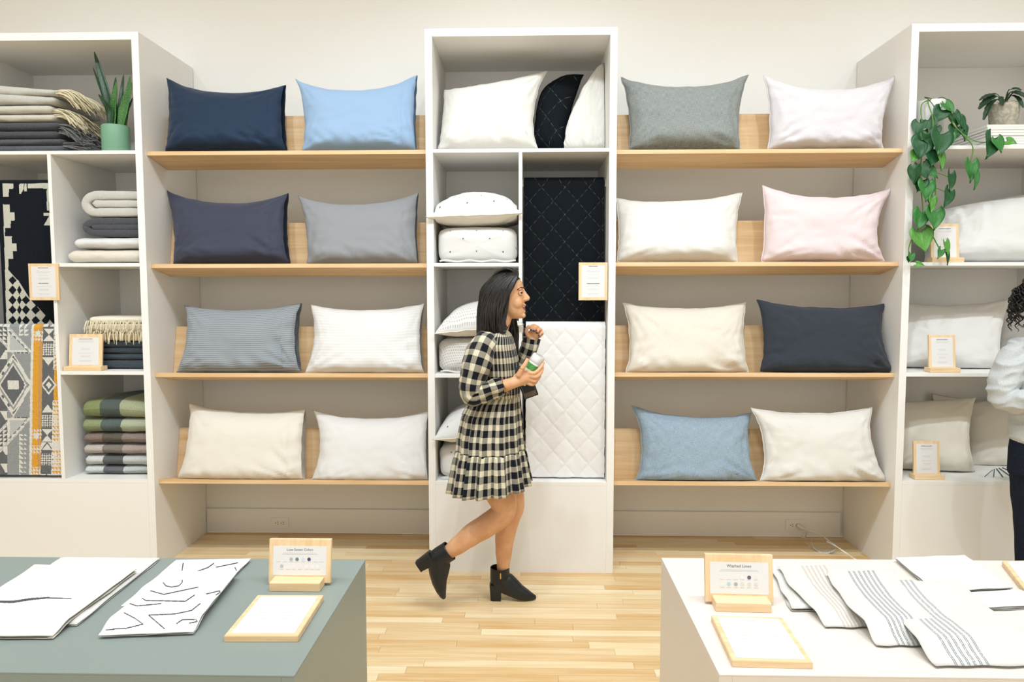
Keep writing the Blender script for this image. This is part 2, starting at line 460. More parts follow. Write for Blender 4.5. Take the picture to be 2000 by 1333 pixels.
# ------------------------------------------------------------------ pillow builder
def ss(x, a, b):
    t = min(1, max(0, (x - a) / (b - a))); return t * t * (3 - 2 * t)
def pillow(name, label, cat, group, C4, M4, nrm, T, mat, seed=0, back=None, flat=(3, 3, 3, 3), hem=False, openk=0.0,
           piping=None, wr=1.0, clamp=None, NU=44, NV=32, mat_back=None, ear=2.4, pipe_r=0.0035):
    """C4 corners TL TR BR BL, M4 offsets of the four edge middles (top right bottom left), nrm the way the front faces,
    T front half thickness, back half thickness (default T), flat exponents left right bottom top"""
    TL, TR, BR, BL = [Vector(c) for c in C4]
    ot, orr, ob, ol = [Vector(o) for o in M4]
    nrm = Vector(nrm).normalized()
    Tb = T if back is None else back
    W = ((TR - TL).length + (BR - BL).length) / 2; H = ((TL - BL).length + (TR - BR).length) / 2
    def g(s): return 1 - abs(s) ** ear
    def mid(u, v):
        s, t = (u + 1) / 2, (v + 1) / 2
        top = TL.lerp(TR, s) + ot * g(u); bot = BL.lerp(BR, s) + ob * g(u)
        lef = BL.lerp(TL, t) + ol * g(v); rig = BR.lerp(TR, t) + orr * g(v)
        bil = BL * (1 - s) * (1 - t) + BR * s * (1 - t) + TL * (1 - s) * t + TR * s * t
        p = bot * (1 - t) + top * t + lef * (1 - s) + rig * s - bil
        e = max(abs(u), abs(v)) ** 6 * 0.0045 * wr                       # seams are never quite straight
        return p + Vector((nz(u * 5 + seed, v * 5, 1.7), 0, nz(u * 5, v * 5 + seed, 4.1))) * e
    def wgt(u, v):
        a = (1 - abs(u) ** (flat[0] if u < 0 else flat[1])); b = (1 - abs(v) ** (flat[2] if v < 0 else flat[3]))
        a = max(a, 0) ** 0.6
        if u > 0 and openk: a = a * (1 - openk * ss(u, 0.2, 1)) + openk * ss(u, 0.2, 1)
        return a * max(b, 0) ** 0.6
    def wrinkle(u, v, q):
        s = seed * 7.3 + q * 31.1
        w = wgt(u, v) ** 0.6
        d = 0.30 * nz(u * 1.7 + s, v * 1.6, s)
        def rid(n): return 1 - 2.6 * abs(n)
        d += 0.40 * rid(nz(u * 1.5 + s, v * 5.5 - u * 1.6, s + 3)) * ss(abs(u), 0.45, 0.95)
        d += 0.55 * rid(nz(u * 5.0 + v * 2.4 + s, v * 1.3, s + 9)) * ss(-v, 0.30, 0.9)
        d += 0.16 * rid(nz(u * 3.4 + s + v, v * 3.4 - u, s + 17))
        for kx in (-1, 1):                      # creases running in from the corners
            for ky in (-1, 1):
                dx, dy = (u - kx) * W, (v - ky) * H
                r = math.hypot(dx, dy) / W
                if 0.02 < r < 0.95:
                    an = math.atan2(dy * ky, dx * kx)
                    st = 0.9 if (kx, ky) == (1, -1) else 0.6 if ky < 0 else 0.45
                    d += st * rid(nz(an * 4.2 + kx * 5 + s, ky * 3.1, r * 1.3)) * ss(0.95 - r, 0.0, 0.7) * ss(r, 0.05, 0.3)
        d += 0.10 * nz(u * 13 + s, v * 10, s)
        return d * 0.0195 * wr * w
    us = [math.sin(PI / 2 * (2 * i / NU - 1)) * 0.6 + (2 * i / NU - 1) * 0.4 for i in range(NU + 1)]
    vs_ = [math.sin(PI / 2 * (2 * j / NV - 1)) * 0.6 + (2 * j / NV - 1) * 0.4 for j in range(NV + 1)]
    hem_i = max(i for i in range(NU + 1) if us[i] < 0.80) if hem else NU
    out = []
    def build(i0, i1, nm, parent, extra, m1, m2):
        V, U, F, ids, FM = [], [], [], {}, []
        for q in (0, 1):
            for i in range(i0, i1 + 1):
                for j in range(NV + 1):
                    u, v = us[i], vs_[j]
                    edge = (j in (0, NV)) or i == 0 or (i == NU and not openk)
                    if q == 1 and edge: ids[(1, i, j)] = ids[(0, i, j)]; continue
                    p = mid(u, v)
                    if q == 0: p = p + nrm * (T * wgt(u, v) + wrinkle(u, v, 0) + extra)
                    else: p = p - nrm * (Tb * wgt(u, v) + wrinkle(u, v, 1) * 0.5 + extra)
                    if extra and openk and i == i1 and False: pass
                    if clamp: p = clamp(p)
                    ids[(q, i, j)] = len(V); V.append(p); U.append(((u + 1) / 2 * W, (v + 1) / 2 * H))
        for i in range(i0, i1):
            for j in range(NV):
                F.append((ids[(0, i, j)], ids[(0, i + 1, j)], ids[(0, i + 1, j + 1)], ids[(0, i, j + 1)])); FM.append(0)
                F.append((ids[(1, i, j)], ids[(1, i, j + 1)], ids[(1, i + 1, j + 1)], ids[(1, i + 1, j)])); FM.append(1)
        o = mesh(nm, V, F, [m1] + ([m2] if m2 else []), parent, True, U)
        if m2: o.data.polygons.foreach_set('material_index', FM)
        return o
    root = build(0, NU if not hem else hem_i + 1, name, None, 0.0, mat, mat_back)
    tag(root, label, cat, group)
    if hem:
        build(hem_i, NU, 'hem', root, 0.0022, mat, mat_back)
        V, F, U = [], [], []                     # the cushion's own end, seen inside the open case
        for j in range(NV + 1):
            u, v = us[hem_i], vs_[j]; p = mid(u, v); w = wgt(u, v)
            bulge = (mid(1, v) - p) * 0.55 * max(0, 1 - v * v) ** 0.5
            for q in (0.98, 0.6, 0.0, -0.6, -0.98):
                c = p + nrm * ((T if q > 0 else Tb) * w * q) + bulge * (1 - q * q)
                V.append(clamp(c) if clamp else c); U.append((q * 0.1, v * H / 2))
        for j in range(NV):
            for q in range(4): F.append((j * 5 + q, j * 5 + q + 1, (j + 1) * 5 + q + 1, (j + 1) * 5 + q))
        mesh('pillow_insert', V, F, mat, root, True, U)
    if piping:
        pts = [(-1 + 2 * k / 40, 1) for k in range(40)] + [(1, 1 - 2 * k / 26) for k in range(26)] + \
              [(1 - 2 * k / 40, -1) for k in range(40)] + [(-1, -1 + 2 * k / 26) for k in range(26)]
        P = [mid(a, b) for a, b in pts]
        if clamp: P = [clamp(p) for p in P]
        P.append(P[0] + Vector((1e-4, 0, 0)))
        tube('piping', P, pipe_r, piping, root, 6, False)
    return root

# ---- pillows on the tilted shelves
def bay_pillow(px, mids, zf, lim, mat, label, group, seed, T=0.104, Yb=0.135, Yt=0.255, **k):
    TL, TR, BR, BL = px
    top, rgt, bot, lef = mids                      # pixel offsets of the edge middles (dx, dy)
    c = [at(*TL, Y=Yt), at(*TR, Y=Yt), at(*BR, Y=Yb), at(*BL, Y=Yb)]
    s = 4.15 / FPX
    off = [Vector((a * s, 0, -b * s)) for a, b in ((top[0], top[1] * (1.4 if zf > 1.5 else 1.12)), rgt, bot, lef)]
    def clamp(p):
        p = p.copy()
        p.x = min(max(p.x, lim[0]), lim[1])
        ybd = 0.05 + 0.204 * math.cos(TILT) + (p.z - zf + 0.204 * math.sin(TILT)) * math.tan(TILT) - 0.002
        if p.z < zf + 0.27: p.y = min(p.y, ybd)
        g_ = 0.0045 if k.get('piping') else 0.0018
        if p.y > 0.048: p.z = max(p.z, shelf_top(zf, p.y) + g_)
        else: p.z = max(p.z, zf + g_ - max(0, 0.044 - p.y) * 0.55)
        return p
    n = Vector((0, -1, (Yt - Yb) / 0.42 ))
    return pillow('pillow', label, 'pillow', group, c, off, n, T, mat, seed, clamp=clamp, flat=(2.8, 2.8, 7, 2.5), **k)
GL = 'pillows in plain cases on the left bay shelves'; GR = 'linen pillows on the right bay shelves'
limL = (A1 + 0.004, A2 - 0.006); limR = (A3 + 0.006, A4 - 0.004)
CASE = dict(hem=True, openk=0.30)
bay_pillow([(325, 152), (558, 166), (560, 297), (322, 297)], [(0, 17), (-6, 0), (0, 0), (7, 8)], LZ[0], limL, 'navy', 'navy blue pillow on the top left shelf', GL, 1, **CASE)
bay_pillow([(577, 154), (815, 147), (813, 297), (589, 297)], [(0, 20), (-4, 0), (0, 0), (11, 0)], LZ[0], limL, 'lightblue', 'light blue pillow on the top left shelf', GL, 2, **CASE)
bay_pillow([(324, 371), (563, 377), (566, 516), (338, 516)], [(0, 17), (-7, 0), (0, 0), (9, 6)], LZ[1], limL, 'charcoal', 'charcoal indigo pillow right below the navy one', GL, 3, **CASE)
bay_pillow([(581, 381), (817, 376), (818, 518), (598, 518)], [(0, 16), (-5, 0), (0, 2), (9, 0)], LZ[1], limL, 'grey', 'plain grey pillow right below the light blue one', GL, 4, **CASE)
bay_pillow([(360, 596), (589, 592), (588, 728), (344, 728)], [(0, 11), (-9, 0), (0, 2), (13, 0)], LZ[2], limL, 'stripe', 'grey pillow with fine horizontal stripes', GL, 5, wr=1.25, **CASE)
bay_pillow([(604, 594), (830, 592), (829, 730), (594, 730)], [(0, 12), (-8, 0), (0, 2), (14, 0)], LZ[2], limL, 'whitestripe', 'white pillow beside the grey striped pillow', GL, 6, **CASE)
bay_pillow([(369, 788), (597, 799), (594, 939), (346, 938)], [(0, 11), (-3, 0), (0, 3), (10, 0)], LZ[3], limL, 'cream', 'cream pillow on the bottom left shelf, beside the side panel', GL, 7, **CASE)
bay_pillow([(611, 801), (838, 802), (838, 941), (604, 943)], [(0, 15), (-5, 0), (0, 3), (17, 0)], LZ[3], limL, 'white', 'white pillow on the bottom left shelf, beside the middle tower', GL, 8, **CASE)
PR = dict(wr=1.3)
bay_pillow([(1213, 151), (1461, 147), (1446, 293), (1228, 293)], [(0, 16), (-10, 0), (0, 0), (8, 0)], RZ[0], limR, 'linengrey', 'heathered grey linen pillow on the top right shelf', GR, 11, piping='linengrey', **PR)
bay_pillow([(1491, 147), (1751, 149), (1725, 291), (1499, 292)], [(0, 19), (-12, 6), (0, 0), (8, 0)], RZ[0], limR, 'linenlilac', 'pale lilac white linen pillow on the top right shelf', GR, 12, Yb=0.12, Yt=0.17, T=0.092, piping='linenlilac', **PR)
bay_pillow([(1203, 389), (1449, 377), (1440, 512), (1205, 512)], [(0, 8), (-7, 0), (0, 0), (5, 0)], RZ[1], limR, 'linenwhite', 'white linen pillow beside the pale pink pillow', GR, 13, piping='linenwhite', **PR)
bay_pillow([(1489, 363), (1745, 367), (1728, 510), (1488, 511)], [(0, 15), (-22, 0), (0, 0), (5, 0)], RZ[1], limR, 'linenpink', 'pale pink linen pillow', GR, 14, Yb=0.12, Yt=0.17, T=0.092, piping='linenpink', **PR)
bay_pillow([(1216, 592), (1457, 591), (1462, 727), (1222, 728)], [(0, 11), (-8, 0), (0, 3), (11, 0)], RZ[2], limR, 'linencream', 'natural cream linen pillow beside the dark charcoal one', GR, 15, piping='linencream', **PR)
bay_pillow([(1479, 586), (1729, 594), (1748, 726), (1485, 726)], [(0, 11), (-16, 0), (0, 1), (10, 0)], RZ[2], limR, 'linendark', 'dark charcoal linen pillow', GR, 16, Yb=0.10, Yt=0.19, T=0.088, piping='linendark', **PR)
bay_pillow([(1233, 793), (1467, 807), (1480, 942), (1240, 943)], [(0, 14), (-12, 0), (0, 2), (17, 0)], RZ[3], limR, 'chambray', 'heathered blue chambray linen pillow', GR, 17, piping='chambray', **PR)
bay_pillow([(1466, 797), (1704, 796), (1734, 941), (1484, 941)], [(0, 11), (-16, 0), (0, 1), (16, 0)], RZ[3], limR, 'linenwhite', 'white linen pillow beside the blue chambray pillow', GR, 18, Yb=0.11, Yt=0.20, T=0.09, piping='linenwhite', **PR)

# ---- pillows in the towers (upright, leaning)
def tower_pillow(px, mids, ys, zf, lim, mat, label, group, seed, T=0.09, nrm=(0, -1, 0.25), depth=4.2, **k):
    c = [at(*p, Y=y) for p, y in zip(px, ys)]
    s = depth / FPX
    off = [Vector((m[0] * s, m[2] if len(m) > 2 else 0, -m[1] * s)) for m in mids]
    def clamp(p):
        p = p.copy(); p.x = min(max(p.x, lim[0]), lim[1]); p.y = min(p.y, DP - 0.016); p.z = max(p.z, zf + 0.0012); return p
    return pillow('pillow', label, 'pillow', group, c, off, nrm, T, mat, seed, clamp=clamp, flat=(3.2, 3.2, 6, 3.0), **k)
lc = (A2 + 0.043, A3 - 0.043); zc = ZS[0] - 0.003
GC = 'pillows in the top of the middle tower'
tower_pillow([(868, 176), (1069, 139), (1050, 292), (856, 292)], [(0, 5), (-16, 0), (0, 0), (3, 0)], (.28, .25, .12, .14), zc, lc, 'linenwhite',
             'white pillow leaning left of the black quilted pillow', GC, 21, T=0.085, wr=1.4, piping='linenwhite', pipe_r=0.002)
tower_pillow([(1058, 196), (1141, 146), (1104, 292), (1040, 292)], [(-14, -14), (-8, 0), (0, 0), (0, 0)], (.36, .33, .26, .28), zc, lc, 'blackquilt',
             'black quilted pillow wedged between two white ones', GC, 22, T=0.07, nrm=(-0.5, -1, 0.2), wr=0.9)
tower_pillow([(1176, 126), (1186, 124), (1191, 292), (1102, 292)], [(0, -1), (2, 0), (0, 0), (-18, 5)], (.30, .33, .24, .22), zc, lc, 'linenwhite',
             'white pillow squeezed upright right of the black quilted pillow', GC, 23, T=0.06, nrm=(-0.5, -1, 0.1), wr=1.3, ear=2.2)
lr = (A4 + 0.043, RX1 - 0.043)
GT = 'white pillows in the right tower'
tower_pillow([(1800, 420), (2110, 372), (2115, 512), (1805, 514)], [(0, -8), (0, 0), (0, 0), (6, 0)], (.34, .34, .24, .24), ZS[1] - 0.004, lr, 'white',
             'large white pillow behind the trailing vines', GT, 24, T=0.13, wr=1.2)
tower_pillow([(1742, 588), (1976, 583), (1955, 722), (1742, 715)], [(0, 11), (-12, 0), (0, 2), (0, 0)], (.40, .34, .22, .26), ZS[2] + 0.003, lr, 'white',
             'white pillow behind the third sign card of the right tower', GT, 25, T=0.085, wr=0.8)
tower_pillow([(1950, 600), (2100, 596), (2090, 712), (1950, 712)], [(0, 3), (0, 0), (0, 0), (0, 0)], (.52, .50, .46, .46), ZS[2] + 0.003, lr, 'white',
             'white pillow mostly hidden by the curly haired person', GT, 26, T=0.07, wr=0.8)
tower_pillow([(1740, 786), (1907, 776), (1905, 922), (1738, 914)], [(0, 2), (-14, 0), (0, 2), (0, 0)], (.36, .30, .20, .26), 0.542, lr, 'cream',
             'white pillow on the bottom shelf, behind the lowest sign card', GT, 27, T=0.08, wr=0.8)
tower_pillow([(1880, 792), (2080, 772), (2085, 915), (1890, 910)], [(0, -6), (0, 0), (0, 0), (0, 0)], (.50, .44, .36, .40), 0.542, lr, 'cream',
             'white pillow on the bottom shelf, behind the fanned booklets', GT, 28, T=0.075, wr=0.8)
tower_pillow([(1820, 769), (2000, 790), (1990, 900), (1820, 900)], [(0, 4), (0, 0), (0, 0), (3, 0)], (.575, .575, .56, .56), 0.542, lr, 'cream',
             'white pillow of which only a corner shows behind the others', GT, 29, T=0.03, wr=0.5)

# ---- flat-lying shams and folded duvets in the middle tower
def flat_sham(z, x0, x1, y0, y1, up, down, mat, label, seed, tipdz=(0, 0)):
    c = [(x0 + 0.01, y1, z), (x1 - 0.01, y1, z), (x1, y0, z + tipdz[1]), (x0, y0, z + tipdz[0])]     # TL TR at the back
    off = [(0, -0.02, 0), (-0.012, 0, 0), (0, 0.012, 0), (0.012, 0, 0)]
    def clamp(p):
        p = p.copy()
        if p.y > -0.016: p.x = min(max(p.x, A2 + 0.050), CD0 - 0.010)
        p.y = min(p.y, DP - 0.016); return p
    o = pillow('sham_pillow', label, 'pillow', 'shams lying on folded bedding', c, off, (0, 0, 1), up, mat, seed, back=down,
               clamp=clamp, flat=(2.2, 2.2, 2.6, 4), wr=0.9, mat_back='satin', piping='satin', pipe_r=0.003)
    return o
def folded_duvet(z0, z1, x0, x1, y0, y1, mat, label, seed):
    """soft rounded block: a duvet folded in thirds"""
    NA, NB = 56, 18
    V, U, F = [], [], []
    cx, cz = (x0 + x1) / 2, (z0 + z1) / 2; hx, hz = (x1 - x0) / 2, (z1 - z0) / 2
    per = 2 * (x1 - x0 + z1 - z0)
    ks = [0.12, 0.35, 0.58, 0.76, 0.88, 0.95, 0.985, 1.0]
    NB = len(ks) + 9
    for b in range(NB + 1):
        k = ks[b] if b < len(ks) else 1.0
        yb = y0 + 0.07 * (1 - (1 - k ** 5) ** 0.5) if b < len(ks) else y0 + 0.07 + (y1 - y0 - 0.07) * (b - len(ks) + 1) / (NB - len(ks) + 1)
        for a in range(NA):
            th = 2 * PI * a / NA
            c, s = math.cos(th), math.sin(th)
            e = 0.40
            px = math.copysign(abs(c) ** e, c) * k; pz = math.copysign(abs(s) ** e, s) * k
            wv = 0.005 * nz(px * 2 + seed, pz * 2, yb * 6 + seed) + 0.003 * nz(px * 6 + seed, pz * 6, yb * 14)
            p = Vector((cx + px * (hx - 0.004 + min(wv, 0.004)), yb + wv * 1.6, cz + pz * (hz + wv * 0.6)))
            p.z = max(p.z, z0 + 0.002)
            V.append(p); U.append((p.x, p.z + p.y))
    for b in range(NB):
        for a in range(NA):
            F.append((b * NA + a, (b + 1) * NA + a, (b + 1) * NA + (a + 1) % NA, b * NA + (a + 1) % NA))
    F.append(tuple(range(NA))); F.append(tuple(NB * NA + a for a in reversed(range(NA))))
    o = mesh('folded_duvet', V, F, mat, None, True, U)
    tag(o, label, 'bedding', 'folded duvets under the shams')
    # the fold line running round the front
    P = []
    for k in range(21):
        x = x0 + 0.02 + (x1 - x0 - 0.03) * k / 20
        P.append((x, y0 - 0.004 + 0.006 * abs(k / 10 - 1) ** 3, z0 + 0.012 + 0.004 * math.sin(k)))
    tube('fold_edge', P, 0.005, mat, o, 6)
    return o
xl, xr = A2 + 0.048, CD0 - 0.006
zA, zB, zC_ = ZS[1] - 0.003, ZS[2] - 0.008, 0.527
folded_duvet(zA, zA + 0.205, xl, xr, 0.03, 0.5, 'cross', 'white folded duvet with small black crosses, upper cubby', 1)
flat_sham(zA + 0.262, -0.572, -0.038, -0.034, 0.46, 0.15, 0.052, 'cross', 'white sham with small black crosses in the upper cubby', 31, (-0.012, 0.006))
folded_duvet(zB, zB + 0.20, xl, xr, 0.03, 0.5, 'waffle', 'white waffle knit folded blanket left of the woman', 2)
flat_sham(zB + 0.260, -0.525, -0.03, -0.034, 0.46, 0.15, 0.050, 'waffle', 'white waffle knit sham left of the woman', 32, (-0.03, 0.02))
folded_duvet(zC_, zC_ + 0.20, xl, xr, 0.03, 0.5, 'cross', 'white folded duvet with small crosses, half behind the dress', 3)
flat_sham(zC_ + 0.262, -0.54, -0.03, -0.034, 0.46, 0.155, 0.054, 'cross', 'white sham with small crosses, half behind the dress', 33, (-0.015, 0.0))
# ------------------------------------------------------------------ folded and hung textiles
def M_print(name, rough=0.95, bump=0.35):
    m = M(name, '#808080', rough, sheen=0.1, spec=0.1)
    n = m.node('Attribute'); n.attribute_name = 'print'
    x, y, z = m.pos(); nn = m.noise(m.vec(x, y, z), 420, 3, 0.7)
    dk = m.node('Mix'); dk.data_type = 'RGBA'; dk.blend_type = 'MULTIPLY'; dk.inputs[0].default_value = 1.0
    m.t.links.new(n.outputs['Color'], dk.inputs[6]); m.t.links.new(m.mix(nn.smooth(0.35, 0.65), '#c4c4c4' if bump > 0.2 else '#ffffff', '#ffffff'), dk.inputs[7])
    m.color(dk.outputs[2])
    m.bump(nn, bump, 0.002)
    return m.mat
def M_wool(name, c1, c2, var=0.12):
    m = M(name, c1, 0.98, sheen=0.25, spec=0.05)
    x, y, z = m.pos()
    n = m.noise(m.vec(x, y, z), 380, 3, 0.7)
    m.color(m.mix(n.smooth(0.5 - var, 0.5 + var), c1, c2))
    m.bump(n, 0.5, 0.003)
    return m.mat
MAT['print'] = M_print('woven_pattern')
MAT['wool_light'] = M_wool('light_grey_wool', '#b9b7ae', '#cfcdc4')
MAT['wool_oat'] = M_wool('oatmeal_wool', '#c3bfb2', '#d6d2c6')
MAT['wool_dark'] = M_wool('charcoal_wool', '#3d3f44', '#5a5c61')
MAT['wool_mid'] = M_wool('dark_grey_wool', '#46484d', '#66686c')
MAT['wool_white'] = M_wool('pale_grey_wool', '#d5d4d2', '#e2e1de')
MAT['wool_beige'] = M_wool('beige_wool', '#d6ccbc', '#e2dacb')
MAT['wool_cream'] = M_wool('cream_wool', '#e6dbc2', '#efe7d3')
MAT['wool_tan'] = M_wool('tan_wool', '#cdb58c', '#dcc7a2')
MAT['wool_slate'] = M_wool('slate_blue_wool', '#2f3a42', '#48535a')
MAT['fringe_cream'] = M_wool('cream_fringe', '#ddd0ab', '#ebe2c6')
MAT['fringe_dark'] = M_wool('grey_fringe', '#55565a', '#8a8a86')

def softslab(x0, x1, y0, y1, z0, z1, seed=0, base=0, nx=26, na=28, e=0.45, endr=None, wob=0.004, sag=None, xs=None):
    """rounded slab along X (a fold seen from its closed side); returns verts, faces"""
    V, F = [], []
    cy, cz, hy, hz = (y0 + y1) / 2, (z0 + z1) / 2, (y1 - y0) / 2, (z1 - z0) / 2
    er = endr if endr is not None else hz
    st = [(x0 + er * (1 - math.cos(a)), math.sin(a)) for a in (0.12, 0.45, 0.8, 1.2)]
    if xs is None: xs = [x0 + er + (x1 - x0 - 2 * er) * k / nx for k in range(nx + 1)]
    st += [(x, 1.0) for x in xs]
    st += [(x1 - er * (1 - math.cos(a)), math.sin(a)) for a in (1.2, 0.8, 0.45, 0.12)]
    for x, k in st:
        for a in range(na):
            th = 2 * PI * a / na
            c, s = math.cos(th), math.sin(th)
            py = math.copysign(abs(c) ** 0.30, c); pz = math.copysign(abs(s) ** e, s)
            w = wob * (nz(x * 9 + seed, py * 2, pz * 2 + seed) + 0.5 * nz(x * 22 + seed, py * 3, pz * 3))
            z = cz + pz * hz * k + w * 0.8
            yy = cy + py * (hy - hz * (1 - k)) + w * 1.5 - (hz * 0.55 * (1 - pz * pz) if py < 0 else 0)
            z = min(max(z, z0 + 0.0008), z1 - 0.0008)
            if sag: z += sag(x, (pz + 1) / 2)
            V.append(Vector((x, yy, z)))
    n = len(st)
    for i in range(n - 1):
        for a in range(na):
            F.append((base + i * na + a, base + i * na + (a + 1) % na, base + (i + 1) * na + (a + 1) % na, base + (i + 1) * na + a))
    F.append(tuple(base + a for a in reversed(range(na)))); F.append(tuple(base + (n - 1) * na + a for a in range(na)))
    return V, F
def blanket(label, bands, mat, group, seed, name='folded_blanket', colors=None, **k):
    V, F = [], []
    for i, bd in enumerate(bands):
        v, f = softslab(*bd, seed=seed * 3.7 + i * 1.9, base=len(V), **k)
        V += v; F += f
    cl = None
    if colors:
        cl = []
        for f in F:
            c = sum((V[i] for i in f), Vector()) / len(f); cl.append(colors(c))
    o = mesh(name, V, F, mat, None, True, None, cl)
    return tag(o, label, 'blanket', group)
def fringe(name, starts, mat, parent, seed, out, drop, rad=0.0024, length=0.13, zmin=-1.0):
    rg = random.Random(seed); V, F = [], []
    for p in starts:
        p = Vector(p); d = Vector(out) + Vector((rg.uniform(-.3, .3), rg.uniform(-.3, .3), rg.uniform(-.15, .15)))
        L = length * rg.uniform(0.75, 1.15); pts = [p]; q = p.copy(); v = d.normalized()
        for k in range(5):
            q = q + v * (L / 5); q.z = max(q.z, zmin + rad * 1.2); pts.append(q.copy()); v = (v + Vector((rg.uniform(-.12, .12), rg.uniform(-.12, .12), -drop))).normalized()
        v_, f_, _ = tube_data(pts, [rad, rad, rad, rad * 0.95, rad * 0.9, rad * 0.7], 5, True, len(V))
        V += v_; F += f_
    o = mesh(name, V, F, mat, parent, True); return o

# pile in the top of the left tower
zt = ZS[0]
xL = LX0 + 0.05
def yz(py, Y=0.08): return at(60, py, Y=Y).z
xr_l = at(118, 200, Y=0.12).x; xr_d = at(128, 260, Y=0.12).x
gp = 'wool blankets piled in the top left tower'
def sag_top(x, t): return t * max(0, (-2.70 - x)) * 0.10
pd2 = blanket('charcoal wool blanket at the very bottom of the top left pile', [(xL, xr_d + 0.02, .07, .5, zt + 0.001, yz(284)), (xL, xr_d + 0.01, .07, .5, yz(284), yz(271))], 'wool_mid', gp, 1)
pd1 = blanket('charcoal wool blanket just under the light grey blankets', [(xL, xr_d - 0.01, .065, .5, yz(271), yz(256)), (xL, xr_d, .065, .5, yz(256), yz(239))], 'wool_dark', gp, 2)
pl2 = blanket('oatmeal wool blanket between the light grey top and the charcoal ones', [(xL, xr_l, .06, .5, yz(239), yz(224)), (xL, xr_l - 0.01, .06, .5, yz(224), yz(206))], 'wool_oat', gp, 3)
pl1 = blanket('light grey wool blanket with cream fringe on top of the pile', [(xL, xr_l + 0.01, .06, .5, yz(206), yz(190)), (xL, xr_l + 0.01, .055, .5, yz(190), yz(176))], 'wool_light', gp, 4, sag=sag_top)
rg = random.Random(5)
def ends(x, z0_, z1_, n, y0_=0.075, y1_=0.42): return [(x - 0.012, y0_ + (y1_ - y0_) * rg.random() ** 1.6, z0_ + (z1_ - z0_) * rg.random()) for _ in range(n)]
fringe('fringe', ends(xr_l + 0.005, yz(188), yz(178), 120), 'fringe_cream', pl1, 1, (1, -0.15, 0.12), 0.30, length=0.21, rad=0.0030, zmin=zt)
fringe('fringe', ends(xr_l - 0.005, yz(230), yz(212), 110), 'fringe_cream', pl2, 2, (1, -0.15, -0.05), 0.24, length=0.19, rad=0.0030, zmin=zt)
fringe('fringe', ends(xr_d + 0.0, yz(262), yz(244), 90), 'fringe_dark', pd1, 3, (1, -0.15, -0.1), 0.16, length=0.17, rad=0.0026, zmin=zt)
fringe('fringe', ends(xr_d + 0.02, yz(288), yz(276), 60), 'fringe_dark', pd2, 4, (1, -0.15, -0.02), 0.03, length=0.17, rad=0.0022, zmin=zt)

# second cubby: four blankets, the upper two folded in a C
def ribbon(name, paths, th, y0, y1, mat, label, cat, group, seed):
    """sheet folded along paths in the XZ plane, running back along Y"""
    V, F = [], []
    ys = [(y0, 0.62), (y0 + 0.004, 0.86), (y0 + 0.014, 1.0)] + [(y0 + 0.014 + (y1 - y0 - 0.014) * k / 8, 1.0) for k in range(1, 9)]
    for path, t in paths:
        P = [Vector((p[0], 0, p[1])) for p in path]
        P = catmull(P, 5); n = len(P); prof = []
        for s_ in (1, -1):
            rngi = range(n) if s_ == 1 else reversed(range(n))
            for i in rngi:
                tg = (P[min(i + 1, n - 1)] - P[max(i - 1, 0)]).normalized(); nn = Vector((-tg.z, 0, tg.x)) * s_
                prof.append((P[i], nn))
            e = P[-1] if s_ == 1 else P[0]; pr = P[-2] if s_ == 1 else P[1]
            prof.append((e, (e - pr).normalized()))
        m = len(prof); b0 = len(V)
        for yy, k in ys:
            for c, nn in prof:
                w = 0.0025 * nz(c.x * 30 + seed, yy * 12, c.z * 30) + 0.003 * nz(c.x * 9, yy * 9 + seed, c.z * 9)
                p = c + nn * (t / 2 * k + w); V.append(Vector((p.x, yy, p.z)))
        for j in range(len(ys) - 1):
            for i in range(m):
                F.append((b0 + j * m + i, b0 + (j + 1) * m + i, b0 + (j + 1) * m + (i + 1) % m, b0 + j * m + (i + 1) % m))
        for i in range(n - 1):            # front cap: quads across the sheet
            F.append((b0 + i, b0 + i + 1, b0 + (m - 2 - (i + 1)), b0 + (m - 2 - i)))
        F.append((b0 + n - 1, b0 + n, b0 + n + 1)); F.append((b0, b0 + m - 2, b0 + m - 1))
    o = mesh(name, V, F, mat, None, True)
    return tag(o, label, cat, group)
g2 = 'wool blankets in the second left cubby'
def q(px, py, Y=0.09):
    p = at(px, py, Y=Y); return (p.x, p.z)
xe = A1 - 0.05
z1c = ZS[1]
zz = [z1c + 0.002, q(0, 488)[1], q(0, 464)[1], q(0, 425.5)[1], q(0, 374)[1]]
blanket('beige wool blanket at the bottom of the four', [(q(136, 500)[0], xe, .07, .5, zz[0], zz[1])], 'wool_beige', g2, 6, e=0.7)
blanket('pale grey white wool blanket under the charcoal rolled one', [(q(146, 476)[0], xe, .08, .5, zz[1] + 0.001, zz[2] - 0.001)], 'wool_white', g2, 7, e=0.7)
def cfold(zb, zt_, xl_, t, ti):
    zm = (zb + zt_) / 2; r = (zt_ - zb) / 2 - t / 2
    xe = A1 - 0.078
    out = [(xe, zt_ - t / 2), (xl_ + 0.12, zt_ - t / 2 + 0.001), (xl_ + 0.07, zt_ - t / 2 - 0.003), (xl_ + t / 2 + 0.012, zm + r * 0.55), (xl_ + t / 2, zm),
           (xl_ + t / 2 + 0.014, zm - r * 0.6), (xl_ + 0.07, zb + t / 2 + 0.001), (xl_ + 0.13, zb + t / 2), (xe, zb + t / 2)]
    return [(out, t), ([(xl_ + t + ti / 2 + 0.012, zm + 0.002), (xl_ + t + 0.08, zm + 0.001), (xe, zm)], ti)]
ribbon('folded_blanket', cfold(zz[2] + 0.004, zz[3] - 0.003, q(159, 446)[0], 0.042, 0.034), 0.05, .09, .48, 'wool_dark', 'charcoal wool blanket folded round itself, second of the four', 'blanket', g2, 8)
ribbon('folded_blanket', cfold(zz[3] + 0.004, zz[4], q(157, 400)[0], 0.050, 0.044), 0.05, .09, .48, 'wool_light', 'light grey wool blanket folded round itself, topmost of the four', 'blanket', g2, 9)

